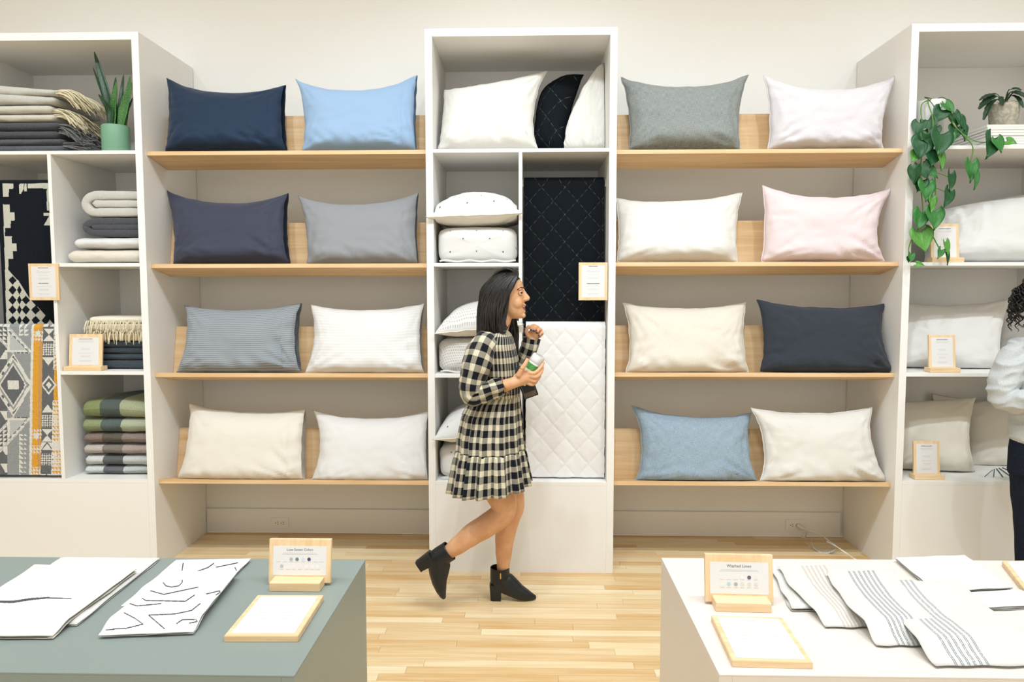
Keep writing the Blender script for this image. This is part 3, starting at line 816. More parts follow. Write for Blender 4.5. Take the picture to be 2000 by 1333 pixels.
# third cubby: fringed cream throw over a tan one and slate blankets
g3 = 'throws in the third left cubby'
z3 = ZS[2] + 0.004
xs_ = q(180, 680, 0.14)[0]
def z3p(py): return at(230, py, Y=0.13).z
hs = [z3 + 0.001, z3p(703), z3p(691), z3p(679), z3p(667)]
for i, l in enumerate(['lowest of the four slate blue blankets', 'second lowest of the four slate blue blankets', 'second highest of the four slate blue blankets', 'slate blue blanket right under the tan throw']):
    blanket(l, [(xs_ + 0.003 * i, xe, .13, .5, hs[i], hs[i + 1])], 'wool_slate', g3, 11 + i)
tn = blanket('tan throw under the cream fringed throw', [(xs_ - 0.01, xe, .125, .5, hs[4], z3p(650))], 'wool_tan', g3, 16)
cr = blanket('cream wool throw with fringe on top of the slate pile', [(xs_ - 0.015, xe, .12, .5, z3p(650), z3p(632)), (xs_ - 0.005, xe, .13, .5, z3p(632), z3p(618))], 'wool_cream', g3, 17)
nf = 46
fringe('fringe', [(xs_ + 0.0 + (xe - xs_) * k / nf, .096, z3p(627) + 0.004 * math.sin(k)) for k in range(nf)], 'fringe_cream', cr, 7, (0, -0.35, -1), 0.3, length=0.07, rad=0.0026)
fringe('fringe', [(xs_ + 0.0 + (xe - xs_) * k / nf, .096, z3p(646) + 0.004 * math.sin(k)) for k in range(nf)], 'fringe_cream', tn, 8, (0, -0.3, -1), 0.3, length=0.07, rad=0.0026)

# bottom cubby: six check blankets
g4 = 'check blankets in the bottom left cubby'
z4 = ZS[3]
def z4p(py): return at(230, py, Y=0.12).z
hb = [z4 + 0.001, z4p(909), z4p(888.5), z4p(867), z4p(845), z4p(817), z4p(784)]
xl4 = at(166, 860, Y=0.12).x; b1 = at(200, 860, Y=0.10).x; b2 = at(239, 860, Y=0.10).x
chk = [('white, dark grey and pale grey check blanket, lowest of six', '#dfe2dd', '#74777a', '#cfd4d0'),
       ('white, dark grey and pale grey check blanket, second from the bottom of six', '#e0e2de', '#6b6e70', '#d4d8d4'),
       ('pale rose and taupe check blanket below the brown one', '#cfc4bb', '#8c857d', '#b9aaa2'),
       ('brown taupe check blanket in the middle of the six', '#8f7f74', '#6c655c', '#988a80'),
       ('sage green and teal grey check blanket, second from the top', '#9aa57c', '#63716e', '#bcc2a8'),
       ('green and grey check blanket, topmost of the six', '#929c6b', '#606a65', '#b3b996')]
for i, (l, c1, c2, c3) in enumerate(chk):
    xx = xl4 + (0.004 if i % 2 else -0.002); er = 0.02
    sgs = sorted([xx + er + (xe - xx - 2 * er) * k / 14 for k in range(15)] + [b1, b2])
    zm = (hb[i] + hb[i + 1]) / 2; C1, C2, C3 = lin(c1), lin(c2), lin(c3)
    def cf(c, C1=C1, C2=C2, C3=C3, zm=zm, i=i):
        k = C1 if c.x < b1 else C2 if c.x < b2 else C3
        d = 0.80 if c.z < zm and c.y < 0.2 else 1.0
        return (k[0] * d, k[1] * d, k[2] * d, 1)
    dz = 0.03 if i == 5 else 0
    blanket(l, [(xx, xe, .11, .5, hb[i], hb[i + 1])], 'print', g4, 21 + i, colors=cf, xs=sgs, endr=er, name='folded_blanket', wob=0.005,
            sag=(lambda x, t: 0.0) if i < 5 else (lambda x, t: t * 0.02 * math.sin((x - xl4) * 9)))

# ---- hung patterned blankets in the left column
def hung(name, label, x0, x1, ztop, zbot, Yf, pxf, mat, cat, group, nx, nzv, wave=0.004, thick=0.012, back=0.12, seed=0, top_r=0.012, uv=False, puff=None):
    """cloth hung over a rail: front fall, over the rail, back fall"""
    V, F, Cc, U = [], [], [], []
    path = []
    for k in range(nzv + 1): path.append((Yf, zbot + (ztop - top_r - zbot) * k / nzv, 0))
    for k in range(1, 9):
        a = PI * k / 9; path.append((Yf + top_r * 2 * (1 - math.cos(a)) / 2, ztop - top_r + top_r * math.sin(a), 1))
    for k in range(7): path.append((Yf + 2 * top_r, ztop - top_r - back * k / 6, 2))
    n = nx + 1; s = 0; prev = None
    ss_ = []
    for p in path:
        if prev: s += math.hypot(p[0] - prev[0], p[1] - prev[1])
        prev = p; ss_.append(s)
    for j, (yy, z, k) in enumerate(path):
        for i in range(n):
            x = x0 + (x1 - x0) * i / nx
            w = wave * (nz(x * 5 + seed, z * 2.2, seed) + 0.6 * nz(x * 14 + seed, z * 3, seed)) * (1 if k == 0 else 0.2)
            if puff and k == 0: w += puff(x, ss_[j])
            V.append(Vector((x, yy - w, z))); U.append((x, ss_[j]))
    for j in range(len(path) - 1):
        for i in range(nx):
            F.append((j * n + i, j * n + i + 1, (j + 1) * n + i + 1, (j + 1) * n + i))
            if pxf: Cc.append(pxf((i + 0.5) / nx, (path[j][1] + path[j + 1][1]) / 2, j >= nzv))
    o = mesh(name, V, F, mat, None, True, U if uv else None, Cc if pxf else None)
    md = o.modifiers.new('thickness', 'SOLIDIFY'); md.thickness = thick; md.offset = 1.0
    return tag(o, label, cat, group)
BLK, CRM = lin('#141a22'), lin('#d9d8c9')
steps = [(355, 370.3, 28.4), (370.3, 385, 20), (385, 400.8, 9.5), (400.8, 415.5, 22), (415.5, 431.3, 31.5), (431.3, 446, 24), (446, 461.7, 13),
         (461.7, 476.4, 26.3), (476.4, 491, 35.7), (491, 505.8, 28.4), (505.8, 528, 19.3)]
def poly_y(x, pts):
    for (xa, ya), (xb, yb) in zip(pts, pts[1:]):
        if xa <= x <= xb: return ya + (yb - ya) * (x - xa) / (xb - xa)
    return pts[0][1] if x < pts[0][0] else pts[-1][1] + (x - pts[-1][0]) * 1.08
DG = [(19, 528), (40, 550), (61, 584), (108, 634)]
def col_black(px, py):
    edge = 5 + (py - 360) * 0.027
    if px < edge + 3.2: return BLK
    if py < 528:
        for a, b, x in steps:
            if a <= py < b and px < x: return CRM
        if 357.5 < py < 369 and 56.5 < px < 97: return CRM
        if 94 < px < 98 and 357.5 < py < 412: return CRM
        if 355 < py < 379 and 38.5 < px < 49 - (py - 370) * (0.6 if py > 370 else 0) and px > 40 + (0 if py > 362 else (362 - py) * 0.6): return CRM
        if 50 < px < 54.5 and 357 < py < 375: return CRM
        if 88 < px < 108 and 416 < py < 422: return CRM
        if 422 < py < 441 and px > 88 + (441 - py) * 0.55: return CRM
        return BLK
    dy = poly_y(px, DG)
    if py < dy: return BLK
    for cx in (27.7, 41, 53.6, 72.5, 91.8, 110):
        for cy in (548, 567, 586.5, 605.5, 626, 646):
            ry = 9.2; rx = 4.6 if cx == 41 else 8.2
            if cy - 9 > poly_y(cx, DG) - 4 and abs(px - cx) / rx + abs(py - cy) / ry < 1: return BLK
    return CRM
YB = 0.105
xb0 = at(4, 500, Y=YB).x; xb1 = LD0 - 0.006
def pf_black(t, z, over):
    if over: return BLK
    x = xb0 + (xb1 - xb0) * t; d = Vector((x, YB, z)) - CAM_POS
    k = d.dot(_f); return col_black(1000 + FPX * d.dot(_r) / k, 666.5 - FPX * d.dot(_u) / k)
hung('hung_blanket', 'black and cream geometric blanket hung in the upper left column', xb0, xb1, at(60, 355, Y=YB).z, at(60, 660, Y=YB).z, YB, pf_black,
     'print', 'blanket', 'patterned blankets hung in the left column', 120, 260, wave=0.003, seed=2)
G1, G2, G3, CR, YE, OC = lin('#6e7174'), lin('#a2a6a7'), lin('#cbcfce'), lin('#eeece4'), lin('#efae3e'), lin('#d6a467')
def col_grey(px, py):
    s = (py - 640) / 295.0
    X = px + 5 * s * (px > 50)                       # the weave leans a little towards the bottom
    yy = py - 752
    my = abs(yy)                                       # the motif mirrors above and below the big diamond
    c = G1 if X < 17 else G2 if X < 64 else CR if X < 69 else YE if X < 80 else OC if X < 87 else G1 if X < 110 else YE
    if X < 64:
        d = abs(X - 29) / 40 + my / 62
        if d < 1:
            if 0.80 < d: return CR if (int((X + my) / 9) % 3 or d > 0.93) else G1
            if 0.62 < d < 0.70 or (abs(X - 29) < 11 and my < 9): return CR
            return G1 if d < 0.62 else G2
        if 17 < X < 62 and 64 < my < 106 and (X < 22 or my < 68 or my > 101) and X - 17 < 106 - my: return CR
        if 22 < X < 60 and 68 < my < 101 and X - 17 < 106 - my: return G3
        a = X - (112 - my) * 0.95                     # slanting band of small triangles
        if my > 62 and -22 < a < 22:
            fx, fy = (X % 8.5) / 8.5, (my % 8.0) / 8.0
            if fx + fy < 1.0: return CR
            return G3 if abs(a) > 15 else G1
        if X < 17 and (int(my / 17) % 2) and X > 3 + (my % 17) * 0.6: return CR
        if my > 96 and 40 < X < 60 and ((X % 10) < (my % 9)): return CR
        return c
    if X < 87 and X >= 69:
        if 86 < my < 104 or 118 < my < 135 or 160 < my:
            fx, fy = (X % 6.0) / 6.0, (my % 7.0) / 7.0
            if fx < fy: return CR
        if abs(X - 78) < (108 - my) * 0.5 and 95 < my < 108: return CR
        return c
    if X >= 87:
        d = abs(X - 100) / 15 + my / 19
        if d < 1:
            if d > 0.76: return CR
            if abs(X - 100) + my * 0.8 < 5.5: return CR
            return G1
        if 38 < my < 112:
            k = (my - 38)
            if k < 16 and abs(X - 98.5) < k * 0.75: return CR
            if 20 < k < 44:
                if (int((X - 87 + my) / 4.6) % 2) ^ (int((X - 87 - my) / 4.6) % 2): return CR
            if 48 < k < 60 and abs(X - 98.5) < (60 - k) * 0.9: return CR
            if 60 < k < 72 and abs(X - 98.5) < (k - 60) * 0.9: return CR
        if my > 112:
            k = (my - 112) % 62
            if k < 15 and (abs(abs(X - 98.5) - k * 0.75) > 1.2): return CR
            if 22 < k < 44 and ((int((X - 87 + my) / 4.6) % 2) ^ (int((X - 87 - my) / 4.6) % 2)): return CR
        if X > 108 and my > 30 and ((X % 6) < (my % 8)): return CR
        return c
    return c
YG = 0.035
xg0 = LX0 + 0.05; xg1 = LD0 - 0.004
def pf_grey(t, z, over):
    x = xg0 + (xg1 - xg0) * t; d = Vector((x, YG, z)) - CAM_POS
    k = d.dot(_f); return col_grey(1000 + FPX * d.dot(_r) / k, 666.5 - FPX * d.dot(_u) / k)
hung('hung_blanket', 'grey and yellow geometric blanket hung in the lower left column', xg0, xg1, at(60, 637, Y=YG).z, ZS[3] + 0.016, YG, pf_grey,
     'print', 'blanket', 'patterned blankets hung in the left column', 150, 230, wave=0.003, seed=5)
# rails they hang on
def rail(label, x0, x1, y, z):
    t = thing('hanging_rail', ((x0 + x1) / 2, y, z), label, 'rail', 'rails inside the shelf towers')
    tube('rail_bar', [(x0 + 0.004, y, z), (x1 - 0.004, y, z)], 0.0035, 'chrome', t, 10)
    for xx, s_ in ((x0 + 0.0006, 1), (x1 - 0.0006, -1)): box('rail_bracket', min(xx, xx + s_ * 0.004), max(xx, xx + s_ * 0.004), y - 0.012, y + 0.012, z - 0.024, z + 0.018, 'plastic_white', t)
    return t
MAT['chrome'] = M('brushed_steel', '#c9c9c9', 0.3, metal=1.0).mat
rail('steel rail under the black patterned blanket', LX0 + 0.04, LD0, YB + 0.012, at(60, 355, Y=YB).z - 0.016)
rail('steel rail under the grey and yellow blanket', LX0 + 0.04, LD0, YG + 0.012, at(60, 637, Y=YG).z - 0.016)

# ---- quilts hung in the middle tower
def puffer(per, h, amp):
    def f(x, s):
        a = abs((x / per + s / h) % 1.0 - 0.5); b = abs((x / per - s / h) % 1.0 - 0.5)
        d = min(0.5 - a, 0.5 - b)
        return amp * min(1, d / 0.28) ** 0.55 + amp * 0.35 * nz(x * 40, s * 40, 3)
    return f
qx0, qx1 = CD1 + 0.008, A3 - 0.052
YQ = 0.16; zq = at(1100, 351, Y=YQ).z
hung('hung_quilt', 'black diamond stitched quilt hung in the middle tower', qx0, qx1, zq, ZS[3] + 0.05, YQ, None, 'blackquilt', 'quilt', 'quilts hung in the middle tower',
     70, 200, wave=0.007, seed=8, uv=True, puff=puffer(0.135, 0.1539, 0.003), thick=0.014)
rail('steel rail under the black quilt', CD1, A3 - 0.04, YQ + 0.012, zq - 0.016)
YW = 0.085; zw = at(1100, 634, Y=YW).z
wx0 = at(1027, 800, Y=YW).x; wx1 = at(1181, 800, Y=YW).x
hung('hung_quilt', 'white diamond stitched quilt hung below the black one', wx0, wx1, zw, ZS[3] + 0.008, YW, None, 'whitequilt', 'quilt', 'quilts hung in the middle tower',
     90, 190, wave=0.006, seed=9, uv=True, puff=puffer(0.135, 0.1539, 0.0028), thick=0.016, top_r=0.018)
rail('steel rail under the white quilt', CD1, A3 - 0.04, YW + 0.018, zw - 0.024)

# ------------------------------------------------------------------ textiles on the two tables
def ink(lines):
    """printed lines; (x, y, half width) in the photograph's pixels, laid onto the cloth"""
    segs = [(a, b) for pl in lines for a, b in zip(pl, pl[1:])]
    def f(p):
        d = p - CAM_POS; k = d.dot(_f); x, y = 1000 + FPX * d.dot(_r) / k, 666.5 - FPX * d.dot(_u) / k
        for (ax, ay, aw), (bx, by, bw_) in segs:
            if min(ax, bx) - 4 < x < max(ax, bx) + 4 and min(ay, by) - 4 < y < max(ay, by) + 4:
                dx, dy = bx - ax, by - ay; t = max(0, min(1, ((x - ax) * dx + (y - ay) * dy) / (dx * dx + dy * dy + 1e-9)))
                if math.hypot(x - ax - dx * t, y - ay - dy * t) < aw + (bw_ - aw) * t: return True
        return False
    return f
def table_cloth(label, px, z0, th, layers, mat, seed, name='folded_sheet', cat='linens', pr=None, c0=None, c1=None, N=40, wave=0.003, group=None, lift=0.0, bend=0.0):
    """px: back-left, back-right, front-right, front-left pixels on the table; stacked folds with round edges"""
    P = [at(*p, Z=z0) for p in px]
    V, F, U, Cc = [], [], [], []
    rg_ = random.Random(seed)
    W = ((P[1] - P[0]).length + (P[2] - P[3]).length) / 2; H = ((P[0] - P[3]).length + (P[1] - P[2]).length) / 2
    lt = th / layers
    for l in range(layers):
        ins = [rg_.uniform(0, 0.018) if l < layers - 1 else 0.0 for _ in range(4)]
        b0 = len(V); n = N if l == layers - 1 else 16
        zb = z0 + lt * l
        rows = []
        for j in range(n + 1):
            for i in range(n + 1):
                u, v = i / n, j / n                       # v: 0 front .. 1 back
                uu = ins[0] + u * (1 - ins[0] - ins[1]); vv = ins[2] + v * (1 - ins[2] - ins[3])
                p = (P[3] * (1 - uu) + P[2] * uu) * (1 - vv) + (P[0] * (1 - uu) + P[1] * uu) * vv
                w = wave * (nz(p.x * 7 + seed, p.y * 7, seed) + 0.5 * nz(p.x * 19, p.y * 19, seed + l))
                lf = lift * ss(vv, 0.02, 0.19) * (1 if l == 0 or True else 0)
                e = min(u, 1 - u) * W; e2 = min(v, 1 - v) * H; e = min(e, e2)
                r = lt * 0.5
                k = 1 if e > r else math.sqrt(max(0, 1 - (1 - e / r) ** 2))
                bx = bend * math.sin(vv * PI) + wave * 1.6 * nz(vv * 4 + seed, l * 1.0, (0.0 if uu < 0.5 else 5.0)) * abs(2 * uu - 1) ** 2
                V.append(Vector((p.x + bx, p.y + wave * 1.5 * nz(uu * 4 + seed, l, 9.0) * abs(2 * vv - 1) ** 2,
                                 zb + lf + r + r * k + max(0, w) * (1 + l) * min(1, e / 0.02)))); U.append((uu * W, vv * H))
        top = b0; nb = len(V)
        for j in range(n + 1):
            for i in range(n + 1):
                p = V[top + j * (n + 1) + i]; e = min(min(i, n - i) / n * W, min(j, n - j) / n * H); r = lt * 0.5
                k = 1 if e > r else math.sqrt(max(0, 1 - (1 - e / r) ** 2))
                V.append(Vector((p.x, p.y, zb + lift * ss(ins[2] + j / n * (1 - ins[2] - ins[3]), 0.02, 0.19) + r - r * k + 0.0006))); U.append(U[top + j * (n + 1) + i])
        for j in range(n):
            for i in range(n):
                a = j * (n + 1) + i
                F.append((top + a, top + a + 1, top + a + n + 2, top + a + n + 1))
                F.append((nb + a, nb + a + n + 1, nb + a + n + 2, nb + a + 1))
                if pr:
                    k = c1 if (l == layers - 1 and pr((V[top + a] + V[top + a + n + 2]) / 2)) else c0
                    Cc.append(k); Cc.append(c0)
        rim = [(i, 0) for i in range(n)] + [(n, j) for j in range(n)] + [(i, n) for i in range(n, 0, -1)] + [(0, j) for j in range(n, 0, -1)]
        for (i, j), (i2, j2) in zip(rim, rim[1:] + rim[:1]):
            F.append((top + j * (n + 1) + i, nb + j * (n + 1) + i, nb + j2 * (n + 1) + i2, top + j2 * (n + 1) + i2))
            if pr: Cc.append(c0)
    o = mesh(name, V, F, mat, None, True, U, Cc if pr else None)
    return tag(o, label, cat, group)
MAT['print_smooth'] = M_print('printed_cotton', 0.9, 0.1)
PW_, INK, INK2 = lin('#e7e4df'), lin('#4a4d57'), lin('#3c3c40')
gs = 'folded bed linens on the grey table'
table_cloth('bluish white folded sheet under the cream one, back left of the grey table', [(121, 1093), (313, 1095), (150, 1226), (-60, 1226)], TZ, 0.010, 2, 'white', 41, group=gs)
table_cloth('cream folded sheet with one dark brush stroke', [(68, 1120), (268, 1127), (103, 1252), (-120, 1252)], TZ, 0.016, 2, 'print_smooth', 42, lift=0.0125, N=150, group=gs,
            pr=ink([[(-2, 1176, 2.6), (25, 1176.4, 2.4), (62.8, 1170.6, 2.2), (92, 1168.5, 1.6), (139, 1170, .7)], [(132, 1226, 2.6), (143, 1220, 2.6)]]), c0=lin('#e9e3d9'), c1=INK)
table_cloth('white sheet with thin dark line print, back half beneath the front one', [(344, 1101), (490, 1098), (430, 1158), (236, 1192)], TZ, 0.012, 2, 'print_smooth', 43, N=170, group=gs, pr=ink([[(357.7, 1101, 1.0), (355.6, 1115, 1.0)], [(338, 1133, 1.0), (405.9, 1109.5, 1.0), (417.6, 1101, 1.0)], [(422.6, 1108.6, 1.0), (464.4, 1100, 1.0)], [(418.4, 1119, 1.0), (433, 1133.7, 1.0), (437.7, 1140.8, 1.0)], [(459, 1109.5, 1.0), (465.7, 1123, 1.0)]]), c0=lin('#e0e2e6'), c1=INK2)
table_cloth('white folded sheet with scattered thin line drawings', [(318, 1134), (465, 1133), (378, 1243), (192, 1250)], TZ, 0.014, 2, 'print_smooth', 44, lift=0.0145, N=200, group=gs, pr=ink([[(318.8, 1138.8, 1.0), (324, 1145, 1.0), (334.7, 1147.5, 1.0), (349.4, 1145, 1.0), (355.6, 1138.8, 1.0), (356, 1134, 1.0)], [(294, 1154.7, 1.0), (320, 1161.8, 1.0), (387, 1147.5, 1.0)], [(277.4, 1169.3, 1.0), (285.4, 1173.9, 1.0), (362, 1175.2, 1.0), (380, 1163, 1.0)], [(253.6, 1179.8, 1.0), (267.8, 1184.4, 1.0), (313.8, 1179.8, 1.0)], [(242.7, 1197.7, 1.0), (264.4, 1209, 1.0), (279.5, 1220, 1.0), (246.9, 1227.9, 1.0), (207, 1231, 1.0)], [(321.3, 1229, 1.0), (290.4, 1202.4, 1.0), (343, 1199.8, 1.0), (374.5, 1193, 1.0), (390.8, 1179.8, 1.0)], [(345, 1218.7, 1.0), (355.6, 1211.6, 1.0), (382.8, 1210.7, 1.0), (385, 1215, 1.0), (370, 1218, 1.0)], [(403, 1161, 1.0), (428.9, 1154.7, 1.0), (429.7, 1158, 1.0), (421.8, 1163, 1.0)]]), c0=PW_, c1=INK2)
def M_towel(name, c, u0, u1, n):
    m = M(name, '#d8d5cf', 0.95, sheen=0.15, spec=0.1)
    u, v = m.uv()
    t = (u - u0) / (u1 - u0)
    ins = t.gt(0.0) * t.lt(1.0)
    st = (t * n).frac()
    band = (st - 0.5).abs().lt(0.26)
    fine = ((t * (n * 4.0)).frac() - 0.5).abs().lt(0.30)
    dash = m.noise(m.vec(u * 300.0, v * 260.0), 1, 1).smooth(0.25, 0.5)
    m.color(m.mix(ins * band * fine * dash * 1.0, '#d8d5cf', c))
    m.bump(m.noise(m.vec(u, v), 700, 2), 0.3, 0.002)
    return m.mat
MAT['towel_plain'] = M_towel('plain_white_towel', '#e9e8e2', 0.0, 0.10, 5)
MAT['towel_beige'] = M_towel('beige_striped_towel', '#b9a796', 0.055, 0.125, 6)
MAT['towel_grey'] = M_towel('grey_striped_towel', '#6f7480', 0.055, 0.135, 6)
MAT['towel_blue'] = M_towel('blue_grey_striped_towel', '#7a828e', 0.04, 0.125, 6)
gt = 'hand towels fanned out on the beige table'
tk = dict(name='hand_towel', cat='towel', group=gt, wave=0.005, N=36)
table_cloth('plain off-white towel, leftmost and backmost of the fan', [(1500, 1108), (1628, 1102), (1672, 1196), (1546, 1197)], TZ, 0.014, 2, 'towel_plain', 51, **tk)
table_cloth('white towel with beige stripes, second in the fan', [(1518, 1122), (1672, 1120), (1740, 1230), (1612, 1230)], TZ, 0.012, 1, 'towel_beige', 52, lift=0.018, bend=-0.012, **tk)
table_cloth('white towel with grey stripes, third in the fan', [(1612, 1146), (1745, 1140), (1850, 1268), (1712, 1266)], TZ, 0.012, 1, 'towel_grey', 53, lift=0.034, bend=-0.015, **tk)
table_cloth('white towel with wide blue grey stripes, nearest of the fan', [(1695, 1160), (1875, 1163), (2060, 1306), (1828, 1308)], TZ, 0.014, 1, 'towel_blue', 54, lift=0.030, bend=-0.018, **tk)
table_cloth('white folded napkin lying under the other at the far right', [(1865, 1168), (1992, 1160), (2060, 1190), (1916, 1196)], TZ, 0.014, 3, 'white', 55, name='folded_napkin', cat='linens', group='white folded napkins')
table_cloth('white folded napkin on top of another at the back right', [(1747, 1098), (1884, 1093), (1980, 1158), (1826, 1166)], TZ, 0.016, 4, 'white', 56, lift=0.0, name='folded_napkin', cat='linens', group='white folded napkins')
# ------------------------------------------------------------------ small print and sign cards
def text_mesh(body, size):
    cu = bpy.data.curves.new('lettering', 'FONT'); cu.body = body; cu.size = size; cu.align_x = 'CENTER'; cu.align_y = 'CENTER'; cu.resolution_u = 3
    ob = bpy.data.objects.new('lettering', cu); COL.objects.link(ob)
    dg = bpy.context.evaluated_depsgraph_get(); me = bpy.data.meshes.new_from_object(ob.evaluated_get(dg))
    bpy.data.objects.remove(ob); return me
def put(o, mtx, parent):
    """place an object built in a card's own frame"""
    COL.objects.link(o); o.parent = parent; o.matrix_parent_inverse = Matrix.Translation(-Vector(parent.location)); o.matrix_basis = mtx; return o
def local_box(name, x0, x1, y0, y1, z0, z1, mat, parent, mtx, bev=0.001):
    bm = bmesh.new(); bm_box(bm, x0, x1, y0, y1, z0, z1, bev, mtx); return from_bm(name, bm, mat, parent)
def print_lines(rows, mtx, parent, mat='ink_pale', yoff=-0.0008):
    """rows: (cx, cz, width, height) bars of tiny unreadable print broken into words"""
    bm = bmesh.new(); rg_ = random.Random(len(rows))
    for cx, cz, w, h in rows:
        x = cx - w / 2
        while x < cx + w / 2 - 0.0005:
            L = min(rg_.uniform(0.003, 0.008), cx + w / 2 - x)
            vs_ = [bm.verts.new(mtx @ Vector(p)) for p in ((x, yoff, cz - h / 2), (x + L, yoff, cz - h / 2), (x + L, yoff, cz + h / 2), (x, yoff, cz + h / 2))]
            bm.faces.new(vs_); x += L + 0.0012
    return from_bm('fine_print', bm, mat, parent)
def title(body, size, x, z, mtx, parent, yoff=-0.0009):
    me = text_mesh(body, size); me.materials.append(MAT['ink']); o = bpy.data.objects.new('title', me)
    return put(o, mtx @ Matrix.Translation((x, yoff, z)) @ Matrix.Rotation(PI / 2, 4, 'X'), parent)
def card_print(w, h, mtx, t, groups):
    rows = []
    for z, wid, n in groups:
        for k in range(n): rows.append((0, z - k * 0.0058, wid * (1 if k == 0 else 0.85), 0.0014))
    print_lines(rows, mtx, t)
def sign_card(label, px, py0, py1, Y, standing, zb, group, x_shift=0.0, tilt=0.10, titles=((0.86, 0.42),), flip=0, clipx=None):
    """upright maple board with a paper sheet; px = (left, right), py0 top, py1 bottom of the board"""
    a = at(px[0], py1, Y=Y); b = at(px[1], py0, Y=Y)
    w, h = b.x - a.x, b.z - a.z
    if standing: a.z = zb + 0.014
    t = thing('sign_card', ((a.x + b.x) / 2, Y, a.z), label, 'sign', group)
    mt = Matrix.Translation(((a.x + b.x) / 2, Y, a.z)) @ Matrix.Rotation(-tilt if standing else 0.0, 4, 'X')
    local_box('board', -w / 2, w / 2, 0, 0.012, 0, h, 'maple_v', t, mt)
    m = w * 0.10
    local_box('paper', -w / 2 + m, w / 2 - m, -0.0006, 0.0, m, h - m, 'paper', t, mt, 0)
    pr = [(h * 0.80, w * 0.5, 2), (h * 0.58, w * 0.3, 2), (h * 0.44, w * 0.4, 1), (h * 0.36, w * 0.3, 2), (h * 0.22, w * 0.4, 2)]
    if len(titles) > 1: pr = [(h * 0.78, w * 0.5, 2), (h * 0.68, w * 0.35, 1), (h * 0.60, w * 0.4, 2), (h * 0.38, w * 0.5, 1), (h * 0.30, w * 0.35, 2), (h * 0.18, w * 0.4, 2)]
    card_print(w, h, mt, t, pr)
    print_lines([(0, h * tz, w * tw, 0.0035) for tz, tw in titles], mt, t, 'ink')
    if standing:
        box('stand', (a.x + b.x) / 2 - w * 0.565, (a.x + b.x) / 2 + w * 0.565, Y - 0.03, Y + 0.035, zb + 0.0008, zb + 0.026, 'maple', t, 0.002)
    return t
gsg = 'maple sign cards'
sign_card('maple framed sign with two headings on the left tower divider', (58, 113), 515, 587, -0.012, False, 0, gsg, titles=((0.88, 0.34), (0.46, 0.34)))
sign_card('maple sign card standing before the fringed cream throw', (134, 196), 649, 715, 0.05, True, ZS[2] + 0.004, gsg)
sign_card('maple framed sign on the black quilt', (1130, 1187), 513, 587, -0.013, False, 0, gsg, titles=((0.90, 0.32), (0.44, 0.44)))
sign_card('maple sign card half hidden by the trailing vines', (1819, 1877), 430, 502, 0.04, True, ZS[1] - 0.004, gsg)
sign_card('maple sign card on the third shelf of the right tower', (1815, 1870), 648, 716, 0.05, True, ZS[2] + 0.003, gsg)
sign_card('maple sign card on the bottom shelf of the right tower', (1785, 1839), 863, 930, 0.06, True, 0.542, gsg)

# colour cards standing on the tables
def colour_card(label, pxl, pxr, py0, py1, base_px, heading, tsize, dots, pale, yaw):
    c = at((pxl + pxr) / 2, base_px, Z=TZ); Y = c.y
    w = at(pxr, py1, Y=Y).x - at(pxl, py1, Y=Y).x; h = at(pxl, py0, Y=Y + 0.02).z - at(pxl, py1, Y=Y).z
    t = thing('colour_card', (c.x, Y, TZ), label, 'sign', 'colour cards standing on the tables')
    R_ = Matrix.Translation((c.x, Y, TZ)) @ Matrix.Rotation(yaw, 4, 'Z')
    mt = R_ @ Matrix.Translation((0, 0.012, 0.008)) @ Matrix.Rotation(-0.14, 4, 'X')
    local_box('board', -w / 2, w / 2, 0, 0.014, 0, h, 'maple_v', t, mt, 0.0015)
    pw, ph = w * 0.86 / 2, h * 0.66; z0 = h * 0.175
    local_box('paper', -pw, pw, -0.0006, 0, z0, z0 + ph, 'paper', t, mt, 0)
    local_box('stand', -w * 0.40, w * 0.40, -0.032, 0.040, 0.0, 0.026, 'maple', t, R_, 0.002)
    title(heading, tsize, 0, z0 + ph * 0.88, mt, t)
    print_lines([(0, z0 + ph * 0.76, pw * 1.25, 0.0009), (0, z0 + ph * 0.72, pw * 1.35, 0.0009)] +
                [(x * pw, z0 + z * ph, 0.012, 0.0011) for x, z in pale], mt, t)
    for x, z, cc in dots:
        bm = bmesh.new(); bmesh.ops.create_circle(bm, cap_ends=True, segments=20, radius=0.0052)
        for v in bm.verts: v.co = mt @ Vector((x * pw + v.co.x, -0.0010, z0 + z * ph + v.co.y))
        from_bm('colour_swatch', bm, M('swatch_' + cc.strip('#'), cc, 0.8).mat, t)
    return t
colour_card('maple card headed Luxe Sateen Colors on the grey table', 521, 643, 1048, 1136, 1148, 'Luxe Sateen Colors', 0.0098,
            [(-.32, .55, '#b3b3b3'), (-.10, .55, '#6f8286'), (.13, .55, '#ccd3ea'), (.35, .55, '#4d4a73'), (-.67, .31, '#b9bcc0'),
             (-.2, .31, '#e3e2e0'), (.02, .31, '#e3e2e0'), (.26, .31, '#e8e6e2'), (.47, .31, '#e8e6e2'), (.68, .31, '#e8e6e2')],
            [(-.8, .46), (-.55, .46), (-.32, .46), (-.1, .46), (.13, .46), (.35, .46), (.6, .46), (.82, .46), (-.67, .2), (-.42, .2), (-.2, .2), (.02, .2), (.26, .2), (.47, .2), (.68, .2)], 0.0)
